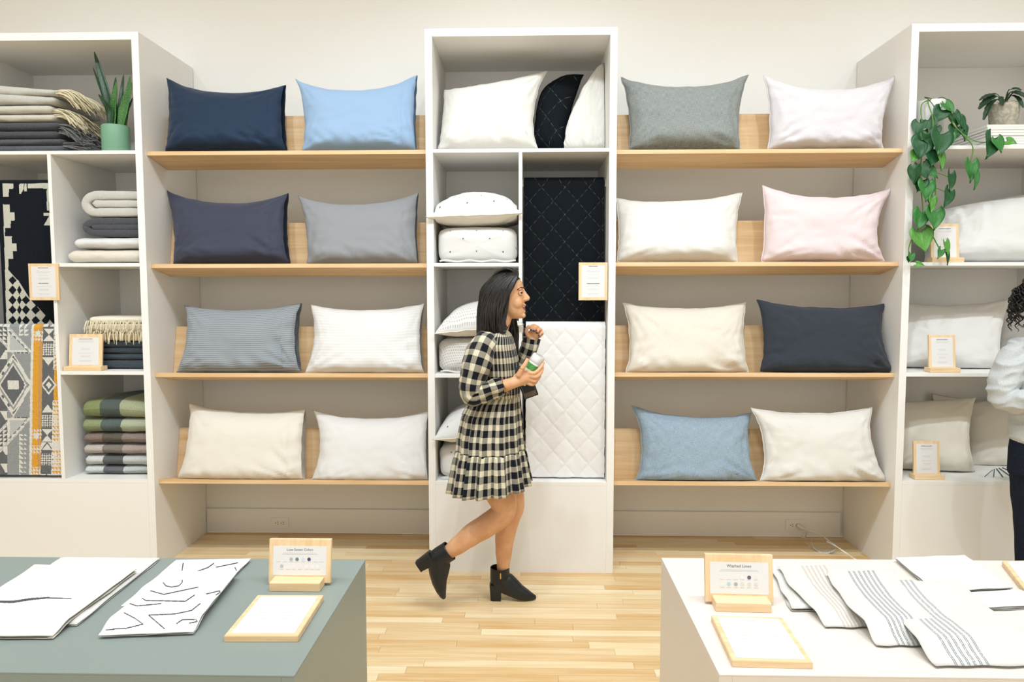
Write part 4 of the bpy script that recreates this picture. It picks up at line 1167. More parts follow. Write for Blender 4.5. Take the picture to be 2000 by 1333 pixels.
colour_card('maple card headed Washed Linen on the beige table', 1380, 1513, 1079, 1175, 1187, 'Washed Linen', 0.0115,
            [(.34, .53, '#5f6179'), (.10, .53, '#e9e6e2'), (.57, .53, '#dedcda'), (-.36, .31, '#b5cbd8'), (-.12, .31, '#a9aaa8'), (-.58, .31, '#e6e4e0'), (.10, .31, '#d3d8c8'), (.34, .31, '#d2d1d1'), (.57, .31, '#d2d1d1')],
            [(-.58, .45), (-.36, .45), (-.12, .45), (.10, .45), (.34, .45), (.57, .45), (-.58, .2), (-.36, .2), (-.12, .2), (.1, .2), (.34, .2), (.57, .2)], -0.03)
# menu boards lying flat
def flat_board(label, px, head):
    P = [at(*p, Z=TZ + 0.016) for p in px]             # back-left, back-right, front-right, front-left (top face)
    t = thing('flat_sign_board', (sum((p.x for p in P)) / 4, sum((p.y for p in P)) / 4, TZ), label, 'sign', 'sign boards lying on the tables')
    V = [Vector((p.x, p.y, TZ)) for p in P] + [Vector((p.x, p.y, TZ + 0.016)) for p in P]
    bm = bmesh.new(); vv = [bm.verts.new(v) for v in V]
    bm.faces.new([vv[i] for i in (3, 2, 1, 0)]); bm.faces.new([vv[i] for i in (4, 5, 6, 7)])
    for i in range(4): bm.faces.new([vv[i], vv[(i + 1) % 4], vv[4 + (i + 1) % 4], vv[4 + i]])
    bmesh.ops.bevel(bm, geom=list(bm.edges), offset=0.0012, segments=2, affect='EDGES')
    from_bm('board', bm, 'maple', t)
    def bl(u, v, z): 
        p = (P[3] * (1 - u) + P[2] * u) * (1 - v) + (P[0] * (1 - u) + P[1] * u) * v; p.z = TZ + 0.016 + z; return p
    V = [bl(.07, .055, .0008), bl(.93, .055, .0008), bl(.93, .955, .0008), bl(.07, .955, .0008)]
    mesh('paper', V + [v - Vector((0, 0, .0006)) for v in V], [(0, 1, 2, 3), (7, 6, 5, 4), (0, 4, 5, 1), (1, 5, 6, 2), (2, 6, 7, 3), (3, 7, 4, 0)], 'paper', t)
    V, F = [], []; rg_ = random.Random(3)
    for v, u0, u1 in [(.875, .36, .64), (.835, .38, .62)] + [(.72 - .03 * k, .2 + .05 * (k % 3), .42) for k in range(12)] + [(.72 - .03 * k, .58, .8 - .05 * (k % 3)) for k in range(12)]:
        u = u0
        while u < u1:
            L = min(rg_.uniform(.02, .05), u1 - u)
            hh = .008 if v == .875 else .0035
            b = len(V); V += [bl(u, v, .0011), bl(u + L, v, .0011), bl(u + L, v + hh, .0011), bl(u, v + hh, .0011)]; F.append((b, b + 1, b + 2, b + 3)); u += L + .008
    mesh('fine_print', V, F, 'ink_pale', t)
    return t
flat_board('maple edged sign board lying flat on the grey table', [(503, 1163), (632, 1163), (582, 1243), (437, 1243)], '')
flat_board('maple edged sign board lying flat on the beige table', [(1389, 1202), (1528, 1207), (1588, 1295), (1430, 1291)], '')
flat_board('maple edged sign board cut off at the right edge of the beige table', [(1957, 1096), (2080, 1094), (2120, 1148), (2000, 1151)], '')

# ------------------------------------------------------------------ outlets, cord
def outlet(label, px, py, w=0.118, h=0.072):
    c = at(px, py, Y=WY - 0.018)
    t = thing('wall_outlet', (c.x, WY - 0.016, c.z - h / 2), label, 'outlet', 'outlets in the baseboards')
    y = WY - 0.0165
    box('cover_plate', c.x - w / 2, c.x + w / 2, y - 0.005, y, c.z - h / 2, c.z + h / 2, 'trim', t, 0.0015)
    for s_ in (-1, 1):
        x = c.x + s_ * 0.019
        so = box('socket', x - 0.014, x + 0.014, y - 0.0065, y - 0.0045, c.z - 0.016, c.z + 0.016, 'plastic_white', t, 0.0008)
        for dx, dz in ((0.005, 0.006), (0.005, -0.006)):
            box('slot', x + dx - 0.004, x + dx + 0.004, y - 0.0068, y - 0.006, c.z + dz - 0.0013, c.z + dz + 0.0013, 'dark_slot', so, 0)
        box('ground_hole', x - 0.011, x - 0.006, y - 0.0068, y - 0.006, c.z - 0.0026, c.z + 0.0026, 'dark_slot', so, 0)
    return c
outlet('empty double outlet in the left bay baseboard', 547, 1022)
oc = outlet('double outlet with a plug in the right bay baseboard', 1552, 1026)
cord = thing('power_cord', (oc.x + 0.02, WY - 0.05, 0), 'white power cord plugged in under the right bay', 'cord')
p0 = Vector((oc.x + 0.019, WY - 0.0235, oc.z))
tube('plug', [p0, p0 + Vector((0.004, -0.012, -0.001)), p0 + Vector((0.012, -0.03, -0.006)), p0 + Vector((0.02, -0.045, -0.012))], [0.014, 0.015, 0.011, 0.006], 'plastic_white', cord, 12)
pc = [p0 + Vector((0.02, -0.045, -0.012)), at(1600, 1043, Y=0.50), at(1625, 1062, Y=0.36), at(1648, 1078, Y=0.20)]
pe = at(1672, 1094, Z=0.006)
pc += [pe, pe + Vector((0.03, -0.10, 0)), pe + Vector((0.02, -0.30, 0))]
for p in pc[2:]: p.z = max(p.z, 0.006)
tube('cable', catmull(pc, 10), 0.0042, 'plastic_white', cord, 8)
def strip(name, pts, w, wdir, mat, parent):
    V, F = [], []; pts = catmull(pts, 6)
    for p in pts: V += [Vector(p) - Vector(wdir) * w / 2, Vector(p) + Vector(wdir) * w / 2]
    for i in range(len(pts) - 1): F.append((2 * i, 2 * i + 1, 2 * i + 3, 2 * i + 2))
    o = mesh(name, V, F, mat, parent, True); md = o.modifiers.new('thickness', 'SOLIDIFY'); md.thickness = 0.0006; return o
m = M('printed_tag', '#dcdad4', 0.6); x_, y_, z_ = m.pos(); m.color(m.mix(m.noise(m.vec(x_, y_, z_), 330, 2).smooth(0.52, 0.6), '#dcdad4', '#77756f')); MAT['tagprint'] = m.mat
strip('warning_tag', [at(1575, 1040, Y=0.53), at(1571, 1046, Y=0.53), at(1568, 1051, Y=0.525)], 0.03, (0.8, 0, -0.3), 'tagprint', cord)
strip('warning_tag', [at(1584, 1056, Y=.44), at(1588, 1068, Y=.40), at(1600, 1077, Z=.004), at(1616, 1080, Z=.004), at(1630, 1074, Z=.03), at(1630, 1065, Y=.32), at(1614, 1057, Y=.36)], 0.022, (0.35, 0.8, 0.35), 'tagprint', cord)

# ------------------------------------------------------------------ plants
def lathe(name, prof, cx, cy, mat, parent, seg=36):
    V, F = [], []
    for r, z in prof:
        for k in range(seg): V.append(Vector((cx + r * math.cos(2 * PI * k / seg), cy + r * math.sin(2 * PI * k / seg), z)))
    for i in range(len(prof) - 1):
        for k in range(seg): F.append((i * seg + k, i * seg + (k + 1) % seg, (i + 1) * seg + (k + 1) % seg, (i + 1) * seg + k))
    F.append(tuple(reversed(range(seg))))
    F.append(tuple((len(prof) - 1) * seg + k for k in range(seg)))
    return mesh(name, V, F, mat, parent, True)
def M_leaf(name, c1, c2, band=False, rough=0.5):
    m = M(name, c1, rough, spec=0.5)
    u, v = m.uv()
    if band: f = m.noise(m.vec(u * 6.0, v * 55.0), 1, 2).smooth(0.48, 0.62)
    else: f = (1.0 - (u.abs()).smooth(0.02, 0.10)) * 0.6 + m.noise(m.vec(u, v), 5, 2).smooth(0.4, 0.7) * 0.5
    m.color(m.mix(f, c1, c2))
    m.bump(m.noise(m.vec(u * 3.0, v * 14.0), 1, 2), 0.2, 0.003)
    m.b.inputs['Subsurface Weight'].default_value = 0.0
    return m.mat
MAT['pot_green'] = M('sage_green_glaze', '#759f83', 0.45).mat
MAT['pot_white'] = M('white_glaze', '#e4e3df', 0.35).mat
mm = M('grey_fibre', '#a9a493', 0.9); x_, y_, z_ = mm.pos(); mm.color(mm.mix(mm.noise(mm.vec(x_, y_, z_), 60, 3).smooth(0.4, 0.65), '#9d9888', '#b8b2a0')); MAT['pot_grey'] = mm.mat
MAT['soil'] = M('potting_soil', '#2e241b', 0.95).mat
MAT['moss'] = M_wool('dry_moss', '#8d7448', '#b59a66')
MAT['snake'] = M_leaf('snake_plant_leaf', '#0f311d', '#28592c', True, 0.4)
MAT['snake_light'] = M_leaf('snake_plant_inner_leaf', '#2a5e2e', '#62913f', True, 0.4)
MAT['philo'] = M_leaf('philodendron_leaf', '#134a22', '#1f5c2c')
MAT['philo2'] = M_leaf('young_philodendron_leaf', '#4c8a35', '#6ba548')
MAT['philo3'] = M_leaf('mid_philodendron_leaf', '#2c6e2c', '#3f8438')
MAT['vine'] = M('vine_stem', '#5c8a3a', 0.5).mat
MAT['vine_dark'] = M('dark_vine_stem', '#4a3f2a', 0.6).mat
MAT['purple'] = M_leaf('dark_calathea_leaf', '#16331f', '#2c4d2a')
sp = thing('snake_plant', (at(227, 291, Y=0.10).x, 0.10, ZS[0]), 'snake plant in a sage green pot at the top left', 'potted plant')
cx, cy = sp.location.x, 0.10
zp = at(227, 247, Y=0.10).z; rp = 0.073
lathe('pot', [(rp * 0.97, ZS[0] + 0.001), (rp, ZS[0] + 0.006), (rp * 1.0, zp - 0.002), (rp * 0.98, zp), (rp * 0.90, zp), (rp * 0.89, zp - 0.02)], cx, cy, 'pot_green', sp)
lathe('soil', [(rp * 0.88, zp - 0.03), (rp * 0.88, zp - 0.015), (0.01, zp - 0.012)], cx, cy, 'soil', sp)
def blade(pts, wid, mat, parent, twist=0.0, fold=0.35, name='leaf', face=(0, -1, 0)):
    pts = catmull(pts, 6); n = len(pts); V, U, F = [], [], []
    for i, p in enumerate(pts):
        t = i / (n - 1); tg = (pts[min(i + 1, n - 1)] - pts[max(i - 1, 0)]).normalized()
        fd = Vector(face); sd = tg.cross(fd)
        sd = (Matrix.Rotation(twist * t, 3, tg) @ sd).normalized(); nn = sd.cross(tg)
        w = wid(t)
        for k in (-1, -0.5, 0, 0.5, 1):
            V.append(p + sd * w * k + nn * (fold * w * (k * k - 0.5))); U.append((k, t))
    for i in range(n - 1):
        for k in range(4): F.append((i * 5 + k, i * 5 + k + 1, (i + 1) * 5 + k + 1, (i + 1) * 5 + k))
    o = mesh(name, V, F, mat, parent, True, U); md = o.modifiers.new('thickness', 'SOLIDIFY'); md.thickness = 0.0018; return o
def bw(w): return lambda t: w * 1.2 * (0.55 + 0.45 * min(1, t * 3)) * max(0.02, (1 - t ** 3.2)) ** 0.9
for k, (bx, mx, my_, tx, ty, Yt, w, mt_) in enumerate([
        (221, 207, 180, 184, 101, 0.12, .020, 'snake'), (214, 202, 185, 181, 131, 0.16, .011, 'snake'), (228, 223, 200, 226, 151, 0.14, .015, 'snake'),
        (220, 215, 215, 192, 184, 0.06, .017, 'snake'), (222, 220, 215, 227, 160, 0.07, .022, 'snake_light'), (232, 236, 200, 241, 146, 0.15, .013, 'snake'),
        (236, 243, 205, 257, 160, 0.09, .022, 'snake_light'), (238, 246, 210, 254, 147, 0.13, .018, 'snake_light'), (237, 248, 220, 259, 191, 0.17, .010, 'snake'), (238, 241, 244, 243, 238, 0.14, .004, 'snake')]):
    b = at(bx, 250, Y=0.10); b.y = 0.10 + (Yt - 0.11) * 0.5
    blade([b - Vector((0, 0, 0.02)), b.lerp(at(mx, my_, Y=(0.10 + Yt) / 2), 0.5) , at(mx, my_, Y=(0.10 + Yt) / 2), at((mx + tx) / 2, (my_ + ty) / 2, Y=Yt), at(tx, ty, Y=Yt)], bw(w), mt_, sp, twist=random.Random(k).uniform(-0.5, 0.5))

# trailing philodendron
ph = thing('trailing_philodendron', (at(1815, 250, Y=0.12).x + 0.01, 0.13, ZS[0]), 'trailing philodendron with heart shaped leaves in a white pot', 'potted plant')
cx, cy = max(ph.location.x, A4 + 0.04 + 0.09), 0.14
zr = at(1820, 200, Y=0.14).z
lathe('pot', [(0.062, ZS[0] + 0.001), (0.066, ZS[0] + 0.006), (0.080, zr - 0.004), (0.079, zr), (0.074, zr), (0.072, zr - 0.02)], cx, cy, 'pot_white', ph)
lathe('soil', [(0.071, zr - 0.03), (0.071, zr - 0.016), (0.01, zr - 0.014)], cx, cy, 'soil', ph)
def heart(center, size, mat, parent, droop, yaw, roll, seed, narrow=1.0):
    """heart leaf: tip points down the -Z of its frame, stalk joins at the notch"""
    nt, nk = 12, 4; V, U, F = [], [], []
    def half(t):
        return 0.56 * narrow * (math.sin(PI * min(1, (t + 0.06)) ** 0.62) ** 0.85) * (1 - 0.25 * t)
    for i in range(nt + 1):
        t = i / nt
        for k in range(-nk, nk + 1):
            s_ = k / nk; x = half(t) * s_
            z = -t + 0.17 * (abs(s_) ** 1.6) * (1 - t) ** 2 * 1.6
            y = 0.10 * abs(s_) ** 1.4 * -1 * 0.9 + 0.16 * (t - 0.3) ** 2 + 0.05 * nz(s_ * 2 + seed, t * 3, seed)
            V.append(Vector((x, y, z)) * size); U.append((s_, t))
    mt = Matrix.Translation(center) @ Euler((droop, roll, yaw), 'XYZ').to_matrix().to_4x4()
    V = [mt @ v for v in V]; n = 2 * nk + 1
    for i in range(nt):
        for k in range(2 * nk): F.append((i * n + k, i * n + k + 1, (i + 1) * n + k + 1, (i + 1) * n + k))
    o = mesh('leaf', V, F, mat, parent, True, U); md = o.modifiers.new('thickness', 'SOLIDIFY'); md.thickness = 0.0008; return o
def vine(pts, r, mat='vine'): return tube('vine', catmull(pts, 7), r, mat, ph, 7)
rim = Vector((cx, cy - 0.06, zr))
vine([rim, at(1812, 196, Y=.05), at(1822, 235, Y=.0), at(1820, 300, Y=-.03), at(1826, 345, Y=-.035), at(1825, 395, Y=-.035), at(1806, 430, Y=-.03), at(1822, 462, Y=-.03), at(1838, 492, Y=-.03)], 0.0032)
vine([rim, at(1800, 205, Y=.05), at(1803, 260, Y=-.01), at(1800, 300, Y=-.03), at(1797, 350, Y=-.035), at(1802, 405, Y=-.035), at(1800, 440, Y=-.035), at(1786, 458, Y=-.035), at(1776, 480, Y=-.035), at(1774, 503, Y=-.03)], 0.0028)
vine([rim + Vector((.02, 0, 0)), at(1845, 205, Y=.05), at(1860, 240, Y=.01), at(1880, 262, Y=-.02), at(1900, 288, Y=-.03), at(1893, 322, Y=-.03)], 0.0030)
vine([rim + Vector((.03, .02, 0)), at(1862, 245, Y=.05), at(1890, 268, Y=.0), at(1915, 278, Y=-.03), at(1945, 276, Y=-.03), at(1968, 278, Y=-.03)], 0.0026)
vine([rim, at(1806, 190, Y=.06), at(1815, 196, Y=.05), at(1826, 215, Y=.03), at(1818, 245, Y=.02)], 0.002, 'vine_dark')
vine([rim, at(1840, 190, Y=.08), at(1850, 198, Y=.07), at(1835, 215, Y=.04), at(1830, 250, Y=.02)], 0.0018, 'vine_dark')
vine([at(1826, 338, Y=-.035), at(1838, 340, Y=-.035), at(1852, 346, Y=-.035)], 0.0018)
vine([at(1822, 366, Y=-.035), at(1835, 370, Y=-.035), at(1847, 376, Y=-.035)], 0.0018)
vine([at(1802, 317, Y=-.03), at(1818, 311, Y=-.035), at(1832, 306, Y=-.04)], 0.0018)
lv = [  # px, py (notch), size m, material, droop, yaw, roll, narrow
    (1846, 203, .070, 'philo3', -.5, .5, -.5, 1), (1840, 215, .085, 'philo', -.3, -.3, .5, 1), (1862, 222, .075, 'philo', -.2, .4, -.2, 1), (1874, 232, .070, 'philo', -.2, .5, -.4, .9),
    (1880, 250, .070, 'philo', -.1, .6, -.2, 1), (1866, 250, .075, 'philo', -.3, -.1, .2, 1), (1812, 235, .080, 'philo', -.3, -.2, -.4, 1), (1796, 240, .070, 'philo', -.2, -.6, .2, 1),
    (1800, 255, .065, 'philo3', -.2, -.2, .4, 1), (1810, 262, .085, 'philo', -.25, .3, -.3, 1), (1802, 274, .105, 'philo', -.2, -.2, .2, 1.05), (1838, 262, .125, 'philo', -.2, .15, .25, 1),
    (1790, 300, .062, 'philo2', -.5, -.4, .5, 1), (1822, 292, .100, 'philo', -.2, .2, .25, 1), (1836, 302, .085, 'philo2', -.15, .7, .0, .8), (1830, 300, .05, 'philo3', -.2, -.4, .4, 1),
    (1800, 322, .085, 'philo', -.15, -.2, -.3, .95), (1788, 328, .085, 'philo', .0, -1.1, .05, .8), (1812, 330, .07, 'philo3', -.3, .1, -.7, .8), (1856, 340, .095, 'philo', -.1, .7, .15, .8),
    (1853, 374, .095, 'philo', -.1, .5, .45, .85), (1800, 352, .075, 'philo', -.3, -.2, .4, 1), (1808, 358, .100, 'philo3', -.2, .2, .1, 1), (1820, 388, .08, 'philo2', -.1, .5, .15, .7), (1812, 380, .06, 'philo2', -.2, .2, -.1, .7),
    (1800, 415, .095, 'philo3', -.2, -.1, .25, .95), (1824, 412, .105, 'philo3', -.2, .25, .1, 1.05), (1797, 453, .112, 'philo2', -.2, .1, -.15, 1.1),
    (1780, 497, .045, 'philo3', -.2, .1, .2, .9), (1790, 516, .040, 'philo2', -.9, .3, -1.2, .8), (1776, 503, .03, 'philo', -.2, -.3, .2, .9), (1846, 473, .075, 'philo2', -.1, .5, -.2, .6), (1838, 488, .055, 'philo3', -.2, .2, .5, .8), (1848, 492, .07, 'philo', -.1, .6, -.1, .5),
    (1938, 270, .125, 'philo', -.2, .3, .45, .85), (1946, 272, .075, 'philo3', -.2, .4, -.3, 1), (1966, 276, .05, 'philo2', -.9, .2, -.9, 1), (1896, 318, .105, 'philo3', -.1, .2, .05, .75), (1905, 340, .085, 'philo3', -.1, .7, .2, .6),
    (1858, 262, .06, 'philo3', -.2, .2, .1, .8), (1826, 250, .06, 'philo', -.2, -.2, .1, 1)]
rg = random.Random(8)
for k, (px_, py_, sz, mt_, dr, yw, ro, nr) in enumerate(lv):
    Yl = 0.02 if py_ < 262 else -0.045 - 0.012 * (k % 3)
    if px_ < 1800: Yl = min(Yl, -0.02)
    c = at(px_, py_, Y=Yl)
    heart(c, sz * 1.05, mt_, ph, dr, yw * 0.8, ro, k, nr)

# small plant in a fibre pot on a pile of magazines
MAT['mag_edge'] = M('magazine_pages', '#e9e5df', 0.7).mat
MAT['mag_cover'] = M('pale_magazine_cover', '#dedcd6', 0.4).mat
gm = 'magazines stacked in the top right tower'
zb = ZS[0] + 0.001
rg = random.Random(4)
xm0 = at(1940, 270, Y=.06).x
nm = 8; hm = (at(1950, 243, Y=.06).z - zb) / nm
ords = ['lowest', 'second lowest', 'third from the bottom', 'fourth from the bottom', 'fourth from the top', 'third from the top', 'second from the top', 'topmost']
for k in range(nm):
    z0 = zb + k * hm; dx, dy = rg.uniform(-.006, .006), rg.uniform(-.004, .004)
    t = box('magazine', xm0 - 0.03 + dx, xm0 + 0.24 + dx, 0.06 + dy, 0.40 + dy, z0 + 0.0003, z0 + hm - 0.0003, 'mag_cover', None, 0.001)
    tag(t, ords[k] + ' white magazine in the pile under the fibre pot', 'magazine', gm)
    box('pages', xm0 - 0.031 + dx, xm0 + 0.239 + dx, 0.0592 + dy, 0.399 + dy, z0 + hm * 0.2, z0 + hm * 0.8, 'mag_edge', t, 0)
    # soft left side of the pile curls over
zt_ = zb + nm * hm
spx = at(1962, 240, Y=.17)
fp = thing('fibre_pot_plant', (spx.x, 0.18, zt_), 'small dark leaved plant in a grey fibre pot on the magazines', 'potted plant')
cx, cy = spx.x, 0.18
zr2 = at(1962, 206, Y=.18).z
lathe('pot', [(0.064, zt_ + 0.0015), (0.067, zt_ + 0.005), (0.078, zr2 - 0.003), (0.077, zr2), (0.071, zr2), (0.070, zr2 - 0.01)], cx, cy, 'pot_grey', fp)
lathe('moss', [(0.070, zr2 - 0.012), (0.068, zr2 + 0.002), (0.05, zr2 + 0.007), (0.006, zr2 + 0.009)], cx, cy, 'moss', fp)
V, F = [], []
for k in range(70):
    a = rg.uniform(0, 6.28); r_ = rg.uniform(.03, .078); p = Vector((cx + r_ * math.cos(a), cy + r_ * math.sin(a), zr2 + .004)); d = Vector((math.cos(a + 1), math.sin(a + 1), rg.uniform(-.2, .4)))
    v_, f_, _ = tube_data([p, p + d * .012, p + d * .02 + Vector((0, 0, -.008))], .0011, 4, True, len(V)); V += v_; F += f_
o = mesh('moss_strands', V, F, 'moss', fp, True); o['kind'] = 'stuff'
def cal(tip, midp, w, mt_='purple', sd=0):
    b = Vector((cx, cy, zr2))
    mpt = at(*midp, Y=cy - 0.05); tp = at(*tip, Y=cy - 0.09)
    def wf(t): return 0.003 if t < 0.28 else w * (math.sin(PI * min(1, (t - 0.26) / 0.76)) ** 0.7 + 0.03) * (1 + 0.12 * math.sin(t * 40))
    blade([b, b.lerp(mpt, 0.5) + Vector((0, 0, .03)), mpt, mpt.lerp(tp, .5) + Vector((0, 0, .006)), tp], wf, mt_, fp, twist=0.3, fold=0.5, face=(0, -0.75, 0.65))
for k, (tip, mid_, w) in enumerate([((1913, 196), (1936, 185), .011), ((1912, 213), (1935, 192), .018), ((1921, 234), (1934, 204), .014), ((1958, 206), (1955, 194), .014), ((1995, 176), (1975, 174), .008),
                                    ((2004, 190), (1980, 180), .015), ((1999, 210), (1986, 190), .011), ((2015, 200), (1990, 182), .012)]):
    cal(tip, mid_, w, sd=k)

# fanned booklets on the bottom shelf of the right tower
MAT['booklet'] = M('booklet_cover', '#dfe0dc', 0.35).mat
MAT['booklet_dark'] = M('booklet_spine', '#3a3f45', 0.5).mat
for k, (px_, py_, an) in enumerate([(1952, 928, -.50), (1957, 926, -.34), (1962, 924, -.18), (1966, 922, -.05), (1972, 920, .1), (1978, 918, .25)]):
    c = at(px_, py_, Z=0.545); z0 = 0.5425 + k * 0.0042
    mtx = Matrix.Translation((c.x + 0.02, 0.13, z0)) @ Matrix.Rotation(an - 0.25, 4, 'Z')
    o = box('booklet', -0.075, 0.075, -0.105, 0.105, 0, 0.0036, 'booklet', None, 0.0004, mtx)
    tag(o, ['lowest booklet of the fan, swung furthest left', 'second lowest booklet of the fan', 'third booklet of the fan from below', 'fourth booklet of the fan from below', 'second highest booklet of the fan', 'topmost booklet of the fan'][k], 'booklet', 'fanned booklets on the bottom right shelf')
    box('spine', -0.0755, -0.071, -0.1052, 0.1052, -0.0001, 0.0037, 'booklet_dark', o, 0, mtx)
# ------------------------------------------------------------------ people
def remeshed(name, V, F, mat, parent, voxel=0.0032, smooth_it=3, decimate=None):
    me = bpy.data.meshes.new(name); me.from_pydata([tuple(v) for v in V], [], F)
    bm = bmesh.new(); bm.from_mesh(me); bmesh.ops.recalc_face_normals(bm, faces=bm.faces); bm.to_mesh(me); bm.free()
    ob = bpy.data.objects.new(name, me); COL.objects.link(ob)
    r = ob.modifiers.new('fuse', 'REMESH'); r.mode = 'VOXEL'; r.voxel_size = voxel; r.use_smooth_shade = True
    sm = ob.modifiers.new('soften', 'SMOOTH'); sm.factor = 0.5; sm.iterations = smooth_it
    if decimate:
        d = ob.modifiers.new('thin', 'DECIMATE'); d.ratio = decimate
    dg = bpy.context.evaluated_depsgraph_get(); m2 = bpy.data.meshes.new_from_object(ob.evaluated_get(dg))
    bpy.data.objects.remove(ob); bpy.data.meshes.remove(me)
    m2.polygons.foreach_set('use_smooth', [True] * len(m2.polygons))
    m2.materials.clear(); m2.materials.append(MAT[mat]); m2.name = name
    return link(bpy.data.objects.new(name, m2), parent)
class Acc:
    def __init__(s): s.V = []; s.F = []
    def tube(s, pts, rad, seg=18, n=6, flat=1.0):
        P = catmull(pts, n); m = len(pts) - 1; R_ = []
        rad = rad if isinstance(rad, (list, tuple)) else [rad] * len(pts)
        for i in range(len(P)):
            t = i / n; k = min(int(t), m - 1); f = t - k; f = f * f * (3 - 2 * f) if True else f
            R_.append(rad[k] * (1 - f) + rad[k + 1] * f)
        # rounded ends
        v, f, _ = tube_data(P, R_, seg, True, len(s.V), flat); s.V += v; s.F += f
    def ball(s, c, r, seg=14):
        c = Vector(c); r = Vector(r) if not isinstance(r, float) else Vector((r, r, r)); b = len(s.V)
        for i in range(1, seg):
            for k in range(seg * 2):
                a, t = PI * i / seg, PI * k / seg
                s.V.append(c + Vector((r.x * math.sin(a) * math.cos(t), r.y * math.sin(a) * math.sin(t), r.z * math.cos(a))))
        w = seg * 2
        for i in range(seg - 2):
            for k in range(w): s.F.append((b + i * w + k, b + (i + 1) * w + k, b + (i + 1) * w + (k + 1) % w, b + i * w + (k + 1) % w))
        s.F.append(tuple(b + k for k in range(w))); s.F.append(tuple(b + (seg - 2) * w + k for k in reversed(range(w))))
    def rings(s, rings, mtx=None):
        """rings: lists of points with equal count"""
        b = len(s.V); n = len(rings[0])
        for r in rings: s.V += [(mtx @ Vector(p) if mtx else Vector(p)) for p in r]
        for i in range(len(rings) - 1):
            for k in range(n): s.F.append((b + i * n + k, b + i * n + (k + 1) % n, b + (i + 1) * n + (k + 1) % n, b + (i + 1) * n + k))
        s.F.append(tuple(b + k for k in reversed(range(n)))); s.F.append(tuple(b + (len(rings) - 1) * n + k for k in range(n)))
HEAD = [(-.004, .070, .030, .018), (.008, .083, .000, .034), (.025, .088, -.025, .046), (.045, .089, -.050, .055), (.07, .091, -.072, .062), (.095, .090, -.086, .068), (.12, .086, -.093, .072),
        (.145, .091, -.096, .074), (.17, .088, -.094, .073), (.195, .072, -.082, .064), (.213, .045, -.058, .046), (.224, .010, -.020, .016)]
def head_rings(n=28):
    out = []
    for z, xf, xb, hw in HEAD:
        a, c = (xf - xb) / 2, (xf + xb) / 2; r = []
        for k in range(n):
            th = 2 * PI * k / n; cx_, sy = math.cos(th), math.sin(th)
            r.append((c + a * math.copysign(abs(cx_) ** 0.92, cx_), hw * math.copysign(abs(sy) ** 0.85, sy), z))
        out.append(r)
    return out
def M_skin(name, c1, c2):
    m = M(name, c1, 0.5, spec=0.35)
    x, y, z = m.pos(); n = m.noise(m.vec(x, y, z), 18, 3); m.color(m.mix(n.smooth(0.35, 0.65), c1, c2))
    m.b.inputs['Subsurface Weight'].default_value = 0.12; m.b.inputs['Subsurface Radius'].default_value = (0.012, 0.005, 0.003)
    m.b.inputs['Subsurface Scale'].default_value = 0.6
    return m.mat
MAT['skin'] = M_skin('light_tan_skin', '#d29d74', '#dba981')
MAT['lips'] = M('lips', '#b3665a', 0.45).mat
MAT['mouth'] = M('mouth_inside', '#4a1c1a', 0.6).mat
MAT['teeth'] = M('teeth', '#efe9dc', 0.3).mat
MAT['eyewhite'] = M('eye_white', '#ddd6cd', 0.25).mat
MAT['iris'] = M('dark_iris', '#2a1a12', 0.2).mat
MAT['nail'] = M('dark_nail_polish', '#46414f', 0.25).mat
m = M('dark_brown_hair', '#1a1310', 0.38, spec=0.5)
x_, y_, z_ = m.pos(); n = m.noise(m.vec(x_ * 150.0, y_ * 150.0, z_ * 16.0), 1, 3); m.color(m.mix(n.smooth(0.4, 0.75), '#0b0807', '#231a15')); m.bump(n, 0.6, 0.004)
MAT['hair'] = m.mat
MAT['leather'] = M('black_leather', '#14171a', 0.42, spec=0.45).mat
MAT['gold'] = M('gold_metal', '#d9b06a', 0.3, metal=1.0).mat
def M_plaid(name, pu, pv, wu=0.56, wv=0.56):
    m = M(name, '#808080', 0.95, sheen=0.15, spec=0.1)
    u, v = m.uv()
    a = (u / pu).frac().lt(wu); b = (v / pv).frac().lt(wv)
    tw = ((u + v) * 330.0).frac().lt(0.5)
    f = a * b
    mid = (a + b - 2.0 * f)
    c = m.mix(mid * (0.42 + tw * 0.42), '#d2c9ae', '#1c2029')
    m.color(m.mix(f, c, '#12151d'))
    m.bump(m.noise(m.vec(u, v), 900, 2), 0.4, 0.002)
    return m.mat
MAT['plaid_body'] = M_plaid('black_cream_plaid_gathered', 0.026, 0.062)
MAT['plaid_skirt'] = M_plaid('black_cream_plaid_skirt', 0.048, 0.058)
MAT['plaid_sleeve'] = M_plaid('black_cream_plaid_sleeve', 0.052, 0.056)

def W(px, py, Y): return at(px, py, Y=Y)
YC = -0.43
woman = thing('person', (W(985, 1172, -.36).x, -0.40, 0), 'laughing dark haired person walking right in a black and cream plaid dress', 'person')
A = Acc()
# head
ch = W(1022, 622, YC); HM = Matrix.Translation((ch.x - 0.080, YC, ch.z)) @ Matrix.Rotation(math.radians(-9), 4, 'Z') @ Matrix.Rotation(math.radians(-3), 4, 'Y') @ Matrix.Scale(0.99, 4)
A.rings(head_rings(), HM)
def H(x, y, z): return HM @ Vector((x, y, z))
A.tube([H(.088, 0, .136), H(.099, 0, .116), H(.110, 0, .096), H(.112, 0, .090)], [.007, .008, .0105, .0095], 12, 4)       # nose
A.ball(H(.108, 0, .0905), (.0105, .0105, .009)); A.ball(H(.099, -.011, .088), .0075); A.ball(H(.099, .011, .088), .0075)
for s_ in (-1, 1):
    A.ball(H(.056, s_ * .030, .074), (.032, .029, .034)); A.ball(H(.076, s_ * .028, .141), (.013, .024, .010))
    A.ball(H(.078, s_ * .013, .108), (.016, .012, .022))
A.ball(H(.080, 0, .010), (.015, .018, .014))                                                                           # chin
